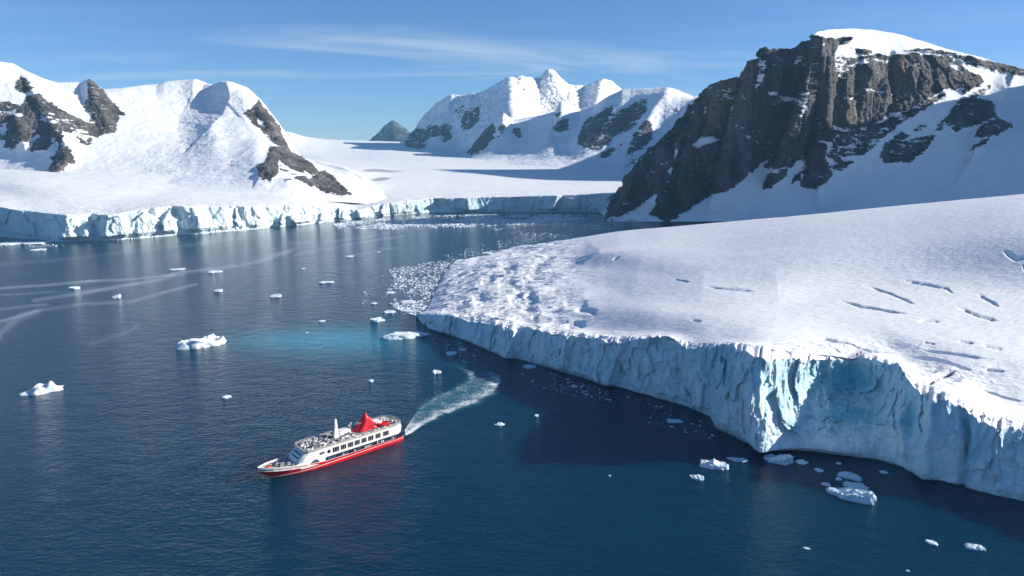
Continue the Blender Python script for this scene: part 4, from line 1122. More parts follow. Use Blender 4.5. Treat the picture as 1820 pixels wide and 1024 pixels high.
    o1 = outline(47.0, 6.0, .3); o2 = outline(46.6, 5.7, .7)
    bm_loops(bm, [[(x, y, Z_R + .003) for x, y in o2], [(x, y, Z_R + .003) for x, y in o1], [(x, y, Z_R + .55) for x, y in o1], [(x, y, Z_R + .55) for x, y in o2], [(x, y, Z_R + .12) for x, y in o2]], cap=False)
    new_obj('roof_edge', bm, tan, root)
    bm = bmesh.new(); bm_loops(bm, [[(x, y, Z_R + .004) for x, y in outline(46.5, 5.65, .8)], [(x, y, Z_R + .16) for x, y in outline(46.5, 5.65, .8)]])
    new_obj('roof_deck', bm, deck, root)
    # roof rail
    bm = bmesh.new(); top = [(x, y, Z_R + 1.15) for x, y in o1] ; top.append(top[0])
    bm_rail(bm, top, .035); bm_rail(bm, [(x, y, z - .3) for x, y, z in top], .025)
    for x in np.arange(4, 44, 1.8):
        for sg in (1, -1): bm_tube(bm, (x, sg * 6.0, Z_R + .5), (x, sg * 6.0, Z_R + 1.15), .03, n=6)
    new_obj('roof_rail', bm, white, root)
    # main row of windows: a glass pane (part) with its own dark frame
    wins = [(9.6, 2.9), (13.6, 2.6), (17.2, 2.7), (20.5, 2.5), (23.8, 2.6), (27.0, 2.6), (30.3, 2.6), (33.8, 3.0)]
    for sg in (1, -1):
        for x, w in wins:
            z0, z1 = 5.35, 7.35
            bm = bmesh.new()
            bm_loops(bm, [[(x - w / 2 + .2 + .25 * (a > 0), sg * (5.78 + dy), z0), (x + w / 2 - .2, sg * (5.78 + dy), z0), (x + w / 2, sg * (5.78 + dy), z0 + .25), (x + w / 2 - .1, sg * (5.78 + dy), z1 - .2), (x + w / 2 - .35, sg * (5.78 + dy), z1),
                           (x - w / 2 + .25, sg * (5.78 + dy), z1), (x - w / 2, sg * (5.78 + dy), z1 - .25), (x - w / 2, sg * (5.78 + dy), z0 + .2)] for a, dy in ((0, 0.0), (0, .10))])
            wo = new_obj('window', bm, glass, root)
            bm = bmesh.new()
            for q in (-.18, .2): bm_box(bm, (x + q * w, sg * 5.89, (z0 + z1) / 2), (.10, .05, z1 - z0 - .1))
            bm_box(bm, (x, sg * 5.885, z1 + .05), (w, .12, .10)); bm_box(bm, (x, sg * 5.885, z0 - .04), (w, .16, .08))
            new_obj('frame', bm, tan, wo)
        # odd small ones further forward: a round-cornered one and a slanted one
        bm = bmesh.new()
        bm_loops(bm, [[(36.9 + .8 * math.cos(t), sg * (5.78 + dy), 6.3 + .8 * math.sin(t)) for t in np.linspace(0, 2 * math.pi, 16, endpoint=False)] for dy in (0, .10)])
        new_obj('window', bm, glass, root)
        bm = bmesh.new()
        bm_loops(bm, [[(38.9, sg * (5.76 + dy), 6.2), (40.7, sg * (5.76 + dy), 5.9), (41.3, sg * (5.76 + dy), 6.5), (41.1, sg * (5.76 + dy), 6.95), (38.9, sg * (5.76 + dy), 7.0)] for dy in (0, .10)])
        new_obj('window', bm, pane, root)
        # dark lower band with the cabin windows
        bm = bmesh.new()
        bm_loops(bm, [[(.9, sg * (5.80 + dy), 2.5), (38.6, sg * (5.86 + dy), 2.62), (38.6, sg * (5.86 + dy), 3.7), (38.0, sg * (5.86 + dy), 4.25), (2.0, sg * (5.86 + dy), 4.25), (.9, sg * (5.78 + dy), 4.05)] for dy in (0, .12)])
        band = new_obj('lower_band', bm, navy, root)
        for i, x in enumerate(np.linspace(3.0, 36.8, 18)):
            bm = bmesh.new(); bm_box(bm, (x, sg * 6.0, 3.42), (1.35, .06, 1.05))
            new_obj('cabin_window', bm, pane if i % 3 else glass, band)
        for x in (17.6, 18.4, 19.4, 20.2, 30.4, 6.0, 11.2, 11.9, 25.2):
            bm = bmesh.new(); bm_box(bm, (x, sg * 6.0, 3.2), (.35, .16, .75)); new_obj('band_fitting', bm, white, band)
        bm = bmesh.new(); bm_box(bm, (14.0, sg * 6.0, 3.4), (.22, .14, 1.7)); new_obj('band_post', bm, white, band)
        bm = bmesh.new(); bm_loops(bm, [[(.4, sg * (5.55 + dy), 2.36), (39.0, sg * (5.9 + dy), 2.60), (39.0, sg * (5.9 + dy), 2.74), (.4, sg * (5.55 + dy), 2.50)] for dy in (0, .16)])
        new_obj('deck_edge', bm, white, root)
        # white side fairing sweeping down from the superstructure to the foredeck, with a dark opening
        bm = bmesh.new()
        fp = [(38.8, 2.7), (41.5, 2.95), (45, 3.35), (48, 3.62), (52.2, 4.0), (51.4, 4.6), (49.2, 5.0), (47, 5.35), (44, 5.6), (38.8, 5.6)]
        bm_loops(bm, [[(x, sg * (min(5.88, hull_y(x, 99) - .02) + dy - .1), z) for x, z in fp] for dy in (0, .13)])
        fo = new_obj('side_fairing', bm, white, root)
        bm = bmesh.new()
        fp = [(41.2, 3.2), (45.4, 3.6), (44.6, 4.2), (43.6, 4.65), (42.6, 4.75), (41.9, 4.2)]
        bm_loops(bm, [[(x, sg * (5.90 + dy), z) for x, z in fp] for dy in (0, .07)])
        new_obj('fairing_window', bm, pane, fo)
    # bridge windows on the leaning front
    def front(y, z):                                  # x of the front face at height z
        return np.interp(z, [4.45, 6.6, Z_R], [50.1, 48.6, 46.6])
    for y0, y1 in ((-3.1, -1.75), (-1.6, -.1), (.1, 1.6), (1.75, 3.1)):
        bm = bmesh.new(); L = []
        for off in (.0, .09):
            L.append([(front(0, z) + off, y, z + off * .6) for y, z in ((y0, 5.75), (y1, 5.75), (y1 - .1, 7.5), (y0 + .1, 7.5))])
        bm_loops(bm, L); new_obj('bridge_window', bm, pane, root)
    for sg in (1, -1):
        bm = bmesh.new(); L = []
        for off in (.0, .10):
            L.append([(x + off, sg * (y + off), z) for x, y, z in ((48.85, 3.35, 5.8), (47.2, 5.28, 5.8), (45.6, 5.33, 7.4), (46.9, 3.55, 7.4))])
        bm_loops(bm, L); new_obj('bridge_window', bm, pane, root)
    # bow: bulwark shell, foredeck, gear
    xb = np.linspace(47.5, 64.5, 24)
    ring = [(x, hull_y(x, 99)) for x in xb] + [(x, -hull_y(x, 99)) for x in xb[::-1]]
    zr = np.concatenate([np.interp(xb, XS, ZD), np.interp(xb, XS, ZD)[::-1]])
    h = np.concatenate([np.interp(xb, [44.5, 48, 60, 64.5], [.25, .55, .85, .8])] * 2); h[24:] = h[24:][::-1] * 0 + np.interp(xb[::-1], [44.5, 48, 60, 64.5], [.25, .55, .85, .8])
    inner = [(x - .12 * (x > 60), y - math.copysign(min(.16, abs(y) * .6), y)) for x, y in ring]
    bm = bmesh.new()
    bm_loops(bm, [[(x, y, z - .9) for (x, y), z in zip(inner, zr)], [(x, y, z + a) for (x, y), z, a in zip(inner, zr, h)], [(x * 1.0 + .03, y * 1.02, z + a) for (x, y), z, a in zip(ring, zr, h)], [(x, y * 1.004, z + .02) for (x, y), z in zip(ring, zr)]], cap=False, closed=False)
    new_obj('bow_bulwark', bm, white, root, recalc=True)
    bm = bmesh.new()
    xd = np.linspace(44, 63.2, 16)
    pts = [(x, hull_y(x, 99) - .12) for x in xd] + [(x, -(hull_y(x, 99) - .12)) for x in xd[::-1]]
    bm_loops(bm, [[(x, y, np.interp(x, XS, ZD) + .004) for x, y in pts], [(x, y, np.interp(x, XS, ZD) + .12) for x, y in pts]])
    new_obj('foredeck', bm, deck, root)
    for x, y, sx, sy, sz in ((52.6, 1.5, 1.6, 1.2, .8), (52.8, -1.8, 1.4, 1.4, .7), (54.6, 0, 2.0, 1.3, .6), (56.6, 1.9, .8, .8, .9), (56.6, -1.9, .8, .8, .9), (51.8, 3.8, 1.0, .8, .8), (51.6, -3.6, 1.2, .8, .6), (58.0, 0, 1.2, 1.0, 1.1)):
        bm = bmesh.new(); zz = np.interp(x, XS, ZD); bm_box(bm, (x, y, zz + .12 + sz / 2), (sx, sy, sz), .2 * y, .85)
        bm_tube(bm, (x, y - sy * .6, zz + .12 + sz * .7), (x, y + sy * .6, zz + .12 + sz * .7), sz * .3)
        new_obj('deck_winch', bm, dark if x > 55 else grey, root)
    bm = bmesh.new(); bm_tube(bm, (59.8, .3, 4.8), (59.8, .3, 7.6), .09, .05); new_obj('jackstaff', bm, dark, root)
    for y in (2.6, -2.6):
        bm = bmesh.new(); bm_tube(bm, (54, y, 4.2), (54, y, 5.2), .25, .2); bm_tube(bm, (54, y, 5.2), (54, y, 5.3), .34); new_obj('bollard', bm, dark, root)
    for x, y, q in ((60.2, .9, 1.0), (60.6, -.4, .7)):
        bm = bmesh.new(); bm_box(bm, (x, y, 5.3), (1.5 * q, .9, .6), .3, .8); new_obj('orange_gear_box', bm, orange, root)
    # mast
    MX, MY = 30.0, -1.0; ZR = Z_R + .16
    bm = bmesh.new()
    bm_loops(bm, [[(MX + sx * a + lean, MY + sy * b, z) for sx, sy in ((-1, -1), (1, -1), (1, 1), (-1, 1))] for z, a, b, lean in ((ZR, 1.25, 1.0, 0), (ZR + 2.6, .85, .7, -.1), (ZR + 7.0, .42, .36, -.25), (ZR + 7.8, .5, .4, -.25))])
    bm_box(bm, (MX - .1, MY, ZR + 2.8), (2.4, 2.2, .18)); bm_box(bm, (MX - .2, MY, ZR + 4.6), (.35, 3.4, .18)); bm_box(bm, (MX - .2, MY, ZR + 5.7), (.3, 2.2, .15))
    mast = new_obj('mast', bm, white, root)
    bm = bmesh.new(); bm_box(bm, (MX + 1.0, MY, ZR + 3.2), (.3, 2.6, .25)); bm_box(bm, (MX + 1.0, MY, ZR + 3.0), (.4, .4, .3)); new_obj('radar', bm, grey, mast)
    for q, z0, z1 in ((0, 7.8, 9.0), (-1.5, 4.6, 5.5), (1.5, 4.6, 5.5)):
        bm = bmesh.new(); bm_tube(bm, (MX - .22, MY + q, ZR + z0), (MX - .25, MY + q, ZR + z1), .06, .04); new_obj('aerial', bm, grey, mast)
    # red funnel: swept, flaring tent-like casing
    bm = bmesh.new(); L = []
    for z, xa, xf, ly in ((0, 7.2, 20.2, 3.2), (.6, 7.6, 19.6, 3.1), (.9, 9.0, 19.2, 3.0), (1.8, 9.5, 18.0, 2.75), (2.9, 9.8, 16.9, 2.4), (3.8, 9.9, 16.1, 2.05), (4.4, 10.5, 15.6, 1.8), (4.9, 11.8, 15.2, 1.45), (5.6, 12.5, 14.7, 1.05), (6.6, 12.8, 14.2, .62), (7.2, 13.0, 13.9, .42), (7.45, 13.1, 13.75, .28)):
        cx, lx, ly = (xa + xf) / 2 + 2.4, (xf - xa) / 2 * .92, ly * .92; z *= 1.0
        ring_ = []
        for t in np.linspace(0, 2 * math.pi, 40, endpoint=False):
            c_, s_ = math.cos(t), math.sin(t)
            fold = 1 + .16 * math.cos(3 * t + .6) * min(z, 4) / 4 + .10 * math.cos(5 * t + 1.1)
            aft = 1.0 if c_ > 0 else 1.0
            ring_.append((cx + lx * fold * aft * math.copysign(abs(c_) ** .8, c_), ly * fold * math.copysign(abs(s_) ** .85, s_) - .4, ZR + z))
        L.append(ring_)
    bm_loops(bm, L); fun = new_obj('funnel', bm, red, root, smooth=True)
    for i_, (x, w) in enumerate(((13.6, 1.5), (15.6, 1.3))):
        bm = bmesh.new()
        for q in range(5): bm_box(bm, (x, 2.16 - .16 * q - .1 * i_, ZR + 1.5 + .26 * q), (w, .3, .10))
        new_obj('louvre', bm, dark, fun)
    bm = bmesh.new(); bm_box(bm, (19.4, -.4, ZR + 3.6), (1.3, 2.4, .12)); bm_tube(bm, (19.9, -.4, ZR + 1.2), (19.5, -.4, ZR + 3.6), .12); bm_tube(bm, (19.6, -1.2, ZR + 3.6), (19.6, -1.2, ZR + 4.6), .05); bm_tube(bm, (19.6, .4, ZR + 3.6), (19.6, .4, ZR + 4.6), .05); bm_tube(bm, (19.6, -1.2, ZR + 4.6), (19.6, .4, ZR + 4.6), .05)
    new_obj('funnel_platform', bm, grey, fun)
    for x, y, z1 in ((22.6, -2.9, 2.4), (21.6, -3.1, 3.2)):
        bm = bmesh.new(); bm_tube(bm, (x, y, ZR), (x, y, ZR + z1), .35, .3); bm_tube(bm, (x, y, ZR + z1), (x, y, ZR + z1 + .25), .42); new_obj('exhaust_vent', bm, white, root)
    bm = bmesh.new()
    bm_loops(bm, [[(9.6 + 2.4 * r * math.cos(t), -1.2 + 1.9 * r * math.sin(t), ZR + z) for t in np.linspace(0, 2 * math.pi, 20, endpoint=False)] for z, r in ((0, 1.0), (1.5, 1.0), (1.8, .86), (1.5, .7))])
    new_obj('white_deck_tub', bm, white, root)
    bm = bmesh.new()
    bm_loops(bm, [[(8.2 + r * 1.5 * math.cos(t), 1.9 + r * math.sin(t), ZR + z) for t in np.linspace(0, 2 * math.pi, 22, endpoint=False)] for z, r in ((0, 1.7), (1.1, 1.85), (1.35, 1.6), (1.1, 1.3), (.9, 1.2))])
    new_obj('red_deck_tub', bm, red, root)
    bm = bmesh.new()
    bm_loops(bm, [[(25.4 + a * lx, -2.6 + b * ly, ZR + z) for a, b in ((-1, -1), (1, -1), (1, 1), (-1, 1))] for z, lx, ly in ((0, 2.6, 1.8), (1.5, 2.4, 1.7), (1.7, 2.0, 1.5))])
    new_obj('deckhouse', bm, white, root)
    # small gear crowding the roof: lockers, loungers, vents (beyond counting at this size)
    rnd = random.Random(5)
    for nm, mt, cnt, sd in (('roof_locker', white, 150, 1), ('roof_bench', grey, 130, 2), ('roof_vent', dark, 110, 3)):
        bm = bmesh.new(); k2 = 0
        while k2 < cnt:
            x = rnd.uniform(1.6, 45.3); y = rnd.uniform(-5.3, 5.3)
            if x < 3.5 and abs(y) > 3.6: continue
            if 6.0 < x < 23.5 and -4.2 < y < 3.4: continue
            if abs(x - MX) < 1.6 and abs(y - MY) < 1.4: continue
            sx, sy, sz = rnd.uniform(.3, 1.5), rnd.uniform(.25, .8), rnd.uniform(.15, .75)
            bm_box(bm, (x, y, ZR + sz / 2 + .002 + sd * .001), (sx, sy, sz), rnd.uniform(-.5, .5), rnd.uniform(.7, 1)); k2 += 1
        o = new_obj(nm, bm, mt, root); o['kind'] = 'stuff'
    return root


SHIP = build_ship()


# ------------------------------------------------------------------ wake
def build_wake():
    z2 = lambda pts: zc(pts, 3.012, 520, 420)
    left = np.array([(719, 764)] + z2([(700, 893), (850, 815), (935, 758), (920, 722), (850, 697), (770, 672)]))
    right = np.array([(721, 775)] + z2([(800, 965), (1000, 890), (1105, 815), (1130, 765), (1030, 700), (900, 660)]))
    nu, nv = 60, 260
    tk = np.linspace(0, 1, len(left)); t = np.linspace(0, 1, nv)
    a = pchip(tk, left, t); b = pchip(tk, right, t)
    A = at_z(a[:, 0], a[:, 1], 0.05); B = at_z(b[:, 0], b[:, 1], 0.05)
    s = np.linspace(-.25, 1.25, nu)
    P = A[:, None] * (1 - s)[None, :, None] + B[:, None] * s[None, :, None]
    P[..., 2] = 0.05
    u = np.broadcast_to(s[None], P.shape[:2]); v = np.broadcast_to(t[:, None], P.shape[:2])
    n = fbm(P / 6.0, 4); n2 = fbm(P / 2.0, 3)
    env = np.clip((u + .10 + .12 * n + .05 * n2) * 5, 0, 1) * np.clip((1.10 - u + .12 * n + .05 * n2) * 5, 0, 1)
    edge = 0.30 * np.exp(-((u - .84) / .20) ** 2) + .12 * np.exp(-((u - .06) / .16) ** 2)
    mid = 0.36 + .24 * n + .35 * np.exp(-(v / .06) ** 2)
    dens = env * (mid + edge + .25 * np.exp(-((v - .72) / .14) ** 2)) * np.clip((1.0 - v) * 2.4, 0, 1) + .05 * n2 * env
    env = np.clip(env * 1.0, 0, 1)
    m = NB('wake_foam')
    f = m.attr('foam'); body = m.attr('body')
    cv = m.N.new('ShaderNodeCombineXYZ'); m.put(cv.inputs[0], m.attr('su')); m.put(cv.inputs[1], m.attr('sv'))
    nz = m.noise(1.0, 6, 0.75, m.mapping((30, 60, 1), src=cv.outputs[0])); nz2 = m.noise(0.35, 4, 0.6)
    w = m.ss(m.math('ADD', f, m.math('ADD', m.math('MULTIPLY', m.math('SUBTRACT', nz, 0.5), 1.5), m.math('MULTIPLY', m.math('SUBTRACT', nz2, 0.5), .7))), 0.30, 0.85)
    col = m.mix(w, (0.025, 0.17, 0.24), (0.80, 0.84, 0.86))
    m.put(m.b.inputs['Alpha'], m.math('MAXIMUM', m.math('MULTIPLY', w, body), m.math('MULTIPLY', body, 0.55)))
    mt = m.done(col, 0.45, 0.4, m.bump(nz, 0.5, 0.3))
    o = mesh_grid('wake', P, mt, dict(su=u + .12 * n, sv=v * 2.2, foam=np.clip(dens, 0, 1), body=np.clip(env * np.clip((1 - v) * 2.4 + .3 * n - .1, 0, 1), 0, 1)))
    tag(o, kind='stuff')


build_wake()

# ------------------------------------------------------------------ icebergs and floes
M_BERG = mat_berg()


def berg(px, py, wpx, hpx, hr, seed, label, group, name='iceberg', blue=0.2, shape='lump', cat='iceberg'):
    """one floating piece of ice: px,py = its middle in the photo, wpx,hpx = its size there, hr = height / width"""
    if group in (GA, GB) and wpx < 40: wpx *= .88; hpx *= .8; hr *= .75
    base = at_z(px, py + 0.25 * hpx, 0.0)
    D = float(base[1]) * CP + CAM_H * SP
    Wd = wpx * D / FPX
    hr = hr * (.62 if name == 'ice_floe' else .85)
    sd = CAM_H / math.hypot(base[0], base[1])
    H = hr * Wd
    dep = max((hpx * D / FPX - 0.75 * H) / max(math.sin(math.atan(sd)), .05), 0.22 * Wd)
    dep = min(dep, 1.5 * Wd)
    bm = bmesh.new(); bmesh.ops.create_icosphere(bm, subdivisions=4 if wpx > 12 else 3, radius=1.0)
    V = np.array([v.co[:] for v in bm.verts])
    off = np.array([seed * 3.17, seed * 1.31, seed * 7.7])
    n1 = fbm(V * 1.3 + off, 4); n2 = ridged(V * 2.6 + off, 4); n3 = perlin(V * 1.1 + off * 2)
    q2 = np.stack([V[:, 0], V[:, 1], V[:, 2] * .15], 1)
    n4 = fbm(q2 * 2.2 + off * 1.7, 4, .6); n5 = ridged(q2 * 3.1 + off * .9, 4, .6)
    R = 1 + 0.42 * n1 + .16 * n2 + .35 * perlin(q2 * 1.2 + off * 2.3)
    P = V * R[:, None]
    z = P[:, 2]
    X, Yy = P[:, 0], P[:, 1]
    up = np.clip(z, 0, None)
    if shape == 'flat':
        top = (np.minimum(up, 0.75) / .75) ** .8 * np.clip(0.62 + .7 * n4 + .35 * n5, .12, 1.5)
    elif shape == 'peak':
        top = np.minimum(up, .4) / .4 * (0.30 + .25 * n5 + .75 * np.clip(1 - np.abs(X + .08 + .2 * n4) / .42, 0, 1) ** 1.3 * np.exp(-((Yy) / .6) ** 2))
    elif shape == 'two':
        top = np.minimum(up, .4) / .4 * (0.16 + .8 * np.exp(-((X - .40) / .2) ** 2) + .6 * np.exp(-((X + .22) / .34) ** 2)) * np.clip(.9 + .7 * n4 + .35 * n5, .2, 1.6)
    elif shape == 'wedge':
        top = np.minimum(up, .4) / .4 * np.clip(0.25 + .7 * np.clip(.4 + X * .6, 0, 1) + .5 * n4 + .35 * n5, .1, 1.4)
    else:
        top = np.minimum(up, .4) / .4 * np.clip(.55 + .9 * n4 + .5 * n5, .12, 1.5)
    P[:, 0] = X * Wd / 2.05
    P[:, 1] = Yy * dep / 2.05
    P[:, 2] = np.where(z > 0, np.clip(top, 0, None) * H, z * 0.35 * H - .05)
    for v, p in zip(bm.verts, P): v.co = p
    me = bpy.data.meshes.new(name); bm.to_mesh(me); bm.free()
    for p in me.polygons: p.use_smooth = (wpx > 30 and False)
    at = me.attributes.new('blue', 'FLOAT', 'POINT')
    at.data.foreach_set('value', np.clip(blue + .8 * np.clip(-n1, 0, 1) + np.where(z < 0.12, .25, 0), 0, 1).astype(np.float32))
    me.materials.append(M_BERG)
    o = bpy.data.objects.new(name, me); COL.objects.link(o)
    o.location = (base[0], base[1], 0)
    o.rotation_euler = (0, 0, -math.atan2(base[0], base[1]) + (((seed * 37) % 11) - 5) * .02)
    tag(o, label, cat, group)
    return o


GA = 'ice scattered over the open western water'
GB = 'ice drifting off the tip of the near glacier'
GC = 'ice below the near ice cliff'
GD = 'ice around the cruise ship'
BERGS = [
    # px, py, w, h, height ratio, label, group, name, blue, shape
    (78, 690, 57, 19, .26, 'bright white two-humped iceberg with a notch, nearest the left edge', GA, 'iceberg', .05, 'two'),
    (362, 609, 73, 19, .20, 'long lumpy white iceberg just left of the turquoise water', GA, 'iceberg', .05, 'lump'),
    (403, 705, 17, 6, .24, 'tiny white ice scrap alone in dark water up and left of the ship', GA, 'ice_floe', .05, 'lump'),
    (132, 511, 18, 6, .20, 'small flat white berg with a dark foot on the pale current lines, far left', GA, 'iceberg', .1, 'lump'),
    (206, 527, 16, 9, .42, 'small blocky upright iceberg amid the pale current lines', GA, 'iceberg', .1, 'wedge'),
    (315, 478, 26, 5, .10, 'thin flat floe where the uppermost two pale current lines meet', GA, 'ice_floe', .05, 'flat'),
    (381, 482, 27, 6, .14, 'low flat floe lying on the broad pale current line', GA, 'ice_floe', .05, 'flat'),
    (387, 516, 15, 8, .30, 'small curved white iceberg just below the pale current lines', GA, 'iceberg', .1, 'wedge'),
    (490, 525, 22, 7, .20, 'small white wedge of ice right of the curved one, in open blue water', GA, 'ice_floe', .1, 'wedge'),
    (69, 443, 25, 4, .09, 'very thin flat floe in front of the shaded corner of the far ice front', GA, 'ice_floe', .05, 'flat'),
    (17, 432, 40, 6, .08, 'broad white floe against the far ice front at the left edge', GA, 'ice_floe', .05, 'flat'),
    (68, 430, 54, 5, .06, 'longest thin floe right at the foot of the shaded far ice front', GA, 'ice_floe', .05, 'flat'),
    (580, 501, 28, 5, .12, 'narrow white floe in mid channel left of the glacier tip', GB, 'ice_floe', .05, 'flat'),
    (622, 455, 15, 4, .12, 'small flat floe high in the channel on a faint pale streak', GB, 'ice_floe', .05, 'flat'),
    (673, 447.5, 7, 3, .2, 'tiny floe at the right end of the faint streak in the upper channel', GB, 'ice_floe', .05, 'flat'),
    (539, 477, 8, 3, .2, 'tiny floe alone in the channel above the narrow white one', GB, 'ice_floe', .05, 'flat'),
    (670, 568, 26, 10, .22, 'rounded smooth white iceberg just above the big flat slab', GB, 'iceberg', .02, 'lump'),
    (691, 553, 26, 8, .14, 'flat white floe between the rounded berg and the brash ice', GB, 'ice_floe', .05, 'flat'),
    (721, 595, 74, 14, .13, 'large flat white slab with a dark left end beside the glacier tip', GB, 'iceberg', .12, 'flat'),
    (726, 535, 28, 8, .10, 'white floe caught in the brash ice off the glacier tip', GB, 'ice_floe', .05, 'flat'),
    (694, 519, 18, 6, .12, 'small floe on the left fringe of the brash ice', GB, 'ice_floe', .05, 'flat'),
    (665, 538.5, 11, 4, .15, 'tiny floe left of the brash ice, above the rounded berg', GB, 'ice_floe', .05, 'flat'),
    (867, 449, 18, 4, .12, 'small floe close to the back shore of the near glacier', GB, 'ice_floe', .05, 'flat'),
    (572, 570, 12, 4, .15, 'tiny white floe just above the left part of the turquoise water', GB, 'ice_floe', .05, 'lump'),
    (545.5, 591, 5, 3, .3, 'tiny ice speck inside the turquoise water', GB, 'ice_floe', .05, 'lump'),
    (776, 660, 14, 7, .25, 'small white ice lump left of the far end of the ship wake', GD, 'ice_floe', .05, 'lump'),
    (659.5, 676, 8, 5, .35, 'tiny bright ice lump in open water straight above the ship funnel', GD, 'ice_floe', .05, 'lump'),
    (802, 626, 18, 7, .08, 'flat grey floe between the glacier cliff and the end of the wake', GD, 'ice_floe', .3, 'flat'),
    (822, 620, 12, 4, .1, 'narrow grey floe touching the upper side of the flat grey one', GD, 'ice_floe', .35, 'flat'),
    (940, 651, 20, 8, .2, 'bluish ice block close under the cliff right of the wake end', GC, 'iceberg', .7, 'wedge'),
    (1020, 686, 11, 5, .2, 'small bluish chip under the cliff, right of the bluish block', GC, 'ice_floe', .6, 'flat'),
    (887.5, 753, 17, 6, .22, 'knobbly white ice lump right of the ship on the dark wake line', GD, 'ice_floe', .1, 'two'),
    (954, 738, 7, 5, .4, 'tiny pale blue ice lump right of the knobbly one', GD, 'ice_floe', .5, 'lump'),
    (1084, 845, 4, 3, .3, 'tiny ice speck alone in dark water between the ship and the cliff bergs', GC, 'ice_floe', .1, 'lump'),
    (1198, 747, 27, 9, .14, 'flat bluish floe left of the foot of the sunlit ice spur', GC, 'ice_floe', .7, 'flat'),
    (1194, 758, 8, 3, .2, 'tiny bluish chip just below the flat bluish floe', GC, 'ice_floe', .7, 'flat'),
    (1270, 824, 44, 20, .34, 'white iceberg with one sharp peak, leftmost of the large ones under the cliff', GC, 'iceberg', .15, 'peak'),
    (1239, 847.5, 23, 9, .2, 'small white berg below and left of the sharp-peaked one', GC, 'iceberg', .2, 'lump'),
    (1312, 815.5, 29, 8, .12, 'flat bluish floe between the sharp-peaked berg and the cliff foot', GC, 'ice_floe', .6, 'flat'),
    (1383, 815, 45, 19, .26, 'thick bluish-white iceberg right against the cliff foot', GC, 'iceberg', .4, 'wedge'),
    (1425, 820, 19, 8, .18, 'small crumbly white floe right of the berg against the cliff', GC, 'ice_floe', .15, 'lump'),
    (1456, 835, 13, 6, .25, 'small white lump above the smaller of two bits left of the biggest berg', GC, 'ice_floe', .1, 'lump'),
    (1491, 823, 9, 4, .2, 'tiny bluish chip near the cliff foot above the bluish pan', GC, 'ice_floe', .6, 'flat'),
    (1510, 843.5, 41, 13, .12, 'rounded bluish ice pan, upper of the stack above the biggest berg', GC, 'ice_floe', .75, 'flat'),
    (1520, 861, 38, 13, .14, 'bluish broken floe directly above the biggest berg', GC, 'ice_floe', .6, 'flat'),
    (1517, 878, 68, 25, .24, 'biggest jagged iceberg under the cliff, blue on top and sunlit at its right end', GC, 'iceberg', .3, 'wedge'),
    (1468, 860, 15, 7, .24, 'small bright ice lump left of the biggest berg', GC, 'ice_floe', .05, 'lump'),
    (1491, 850.5, 10, 6, .3, 'tiny lump at the left end of the rounded bluish pan', GC, 'ice_floe', .3, 'lump'),
    (1570, 838, 12, 5, .15, 'small bluish floe right of the bluish pan, near the cliff', GC, 'ice_floe', .7, 'flat'),
    (1657, 963, 18, 8, .2, 'slim white floe, left of the pair near the bottom right', GC, 'ice_floe', .1, 'flat'),
    (1731, 970, 29, 12, .2, 'long white floe, right of the pair near the bottom right', GC, 'ice_floe', .1, 'lump'),
    (1433, 974, 12, 4, .2, 'small white sliver at the bottom below the biggest berg', GC, 'ice_floe', .1, 'flat'),
    (1613, 1014, 6, 3, .3, 'tiny ice speck at the very bottom edge on the right', GC, 'ice_floe', .1, 'lump'),
]
for i, (px, py, w, h, hr, lab, grp, nm, bl, shp) in enumerate(BERGS):
    berg(px, py, w, h, hr, i + 1, lab, grp, nm, bl, shp, 'iceberg' if nm == 'iceberg' else 'ice floe')


# ------------------------------------------------------------------ brash ice: loose rubble nobody could count
def brash(poly, count, smin, smax, seed, flat=0.25, dense=None, bpow=2.5):
    rs = np.random.RandomState(seed)
    a = np.array(poly, float)
    lo, hi = a.min(0), a.max(0)
    pts = []
    while len(pts) < count:
        q = rs.rand(4000, 2) * (hi - lo) + lo
        m = poly_mask(q[:, 0], q[:, 1], poly, 0.1) > 0.5
        q = q[m]
        W3 = at_z(q[:, 0], q[:, 1], 0.0)
        keep = rs.rand(len(q)) < np.clip(0.5 + 2.2 * fbm(W3 / np.array([40, 60, 1.]), 3), .03, 1)
        pts += list(W3[keep])
    pts = np.array(pts[:count])
    V, F = [], []
    n = 7
    for k, c in enumerate(pts):
        r = smin + (smax - smin) * rs.rand() ** bpow
        ang = np.sort(rs.rand(n)) * 2 * math.pi; rr = r * (.6 + .5 * rs.rand(n)); el = .5 + rs.rand() * .8
        x = np.cos(ang) * rr; y = np.sin(ang) * rr * el
        h = max(.12, r * flat * (.4 + rs.rand()))
        b = len(V)
        for j in range(n): V.append((c[0] + x[j], c[1] + y[j], -.1))
        for j in range(n): V.append((c[0] + x[j] * .8, c[1] + y[j] * .8, h * (.5 + .7 * rs.rand())))
        for j in range(n): F.append((b + j, b + (j + 1) % n, b + n + (j + 1) % n, b + n + j))
        F.append(tuple(range(b + n, b + 2 * n)))
    me = bpy.data.meshes.new('brash_ice'); me.from_pydata(V, [], F); me.update()
    at = me.attributes.new('blue', 'FLOAT', 'POINT'); at.data.foreach_set('value', (np.repeat(rs.rand(count) ** 3, 2 * n) * .6).astype(np.float32))
    me.materials.append(M_BERG)
    o = bpy.data.objects.new('brash_ice', me); COL.objects.link(o)
    tag(o, kind='stuff')


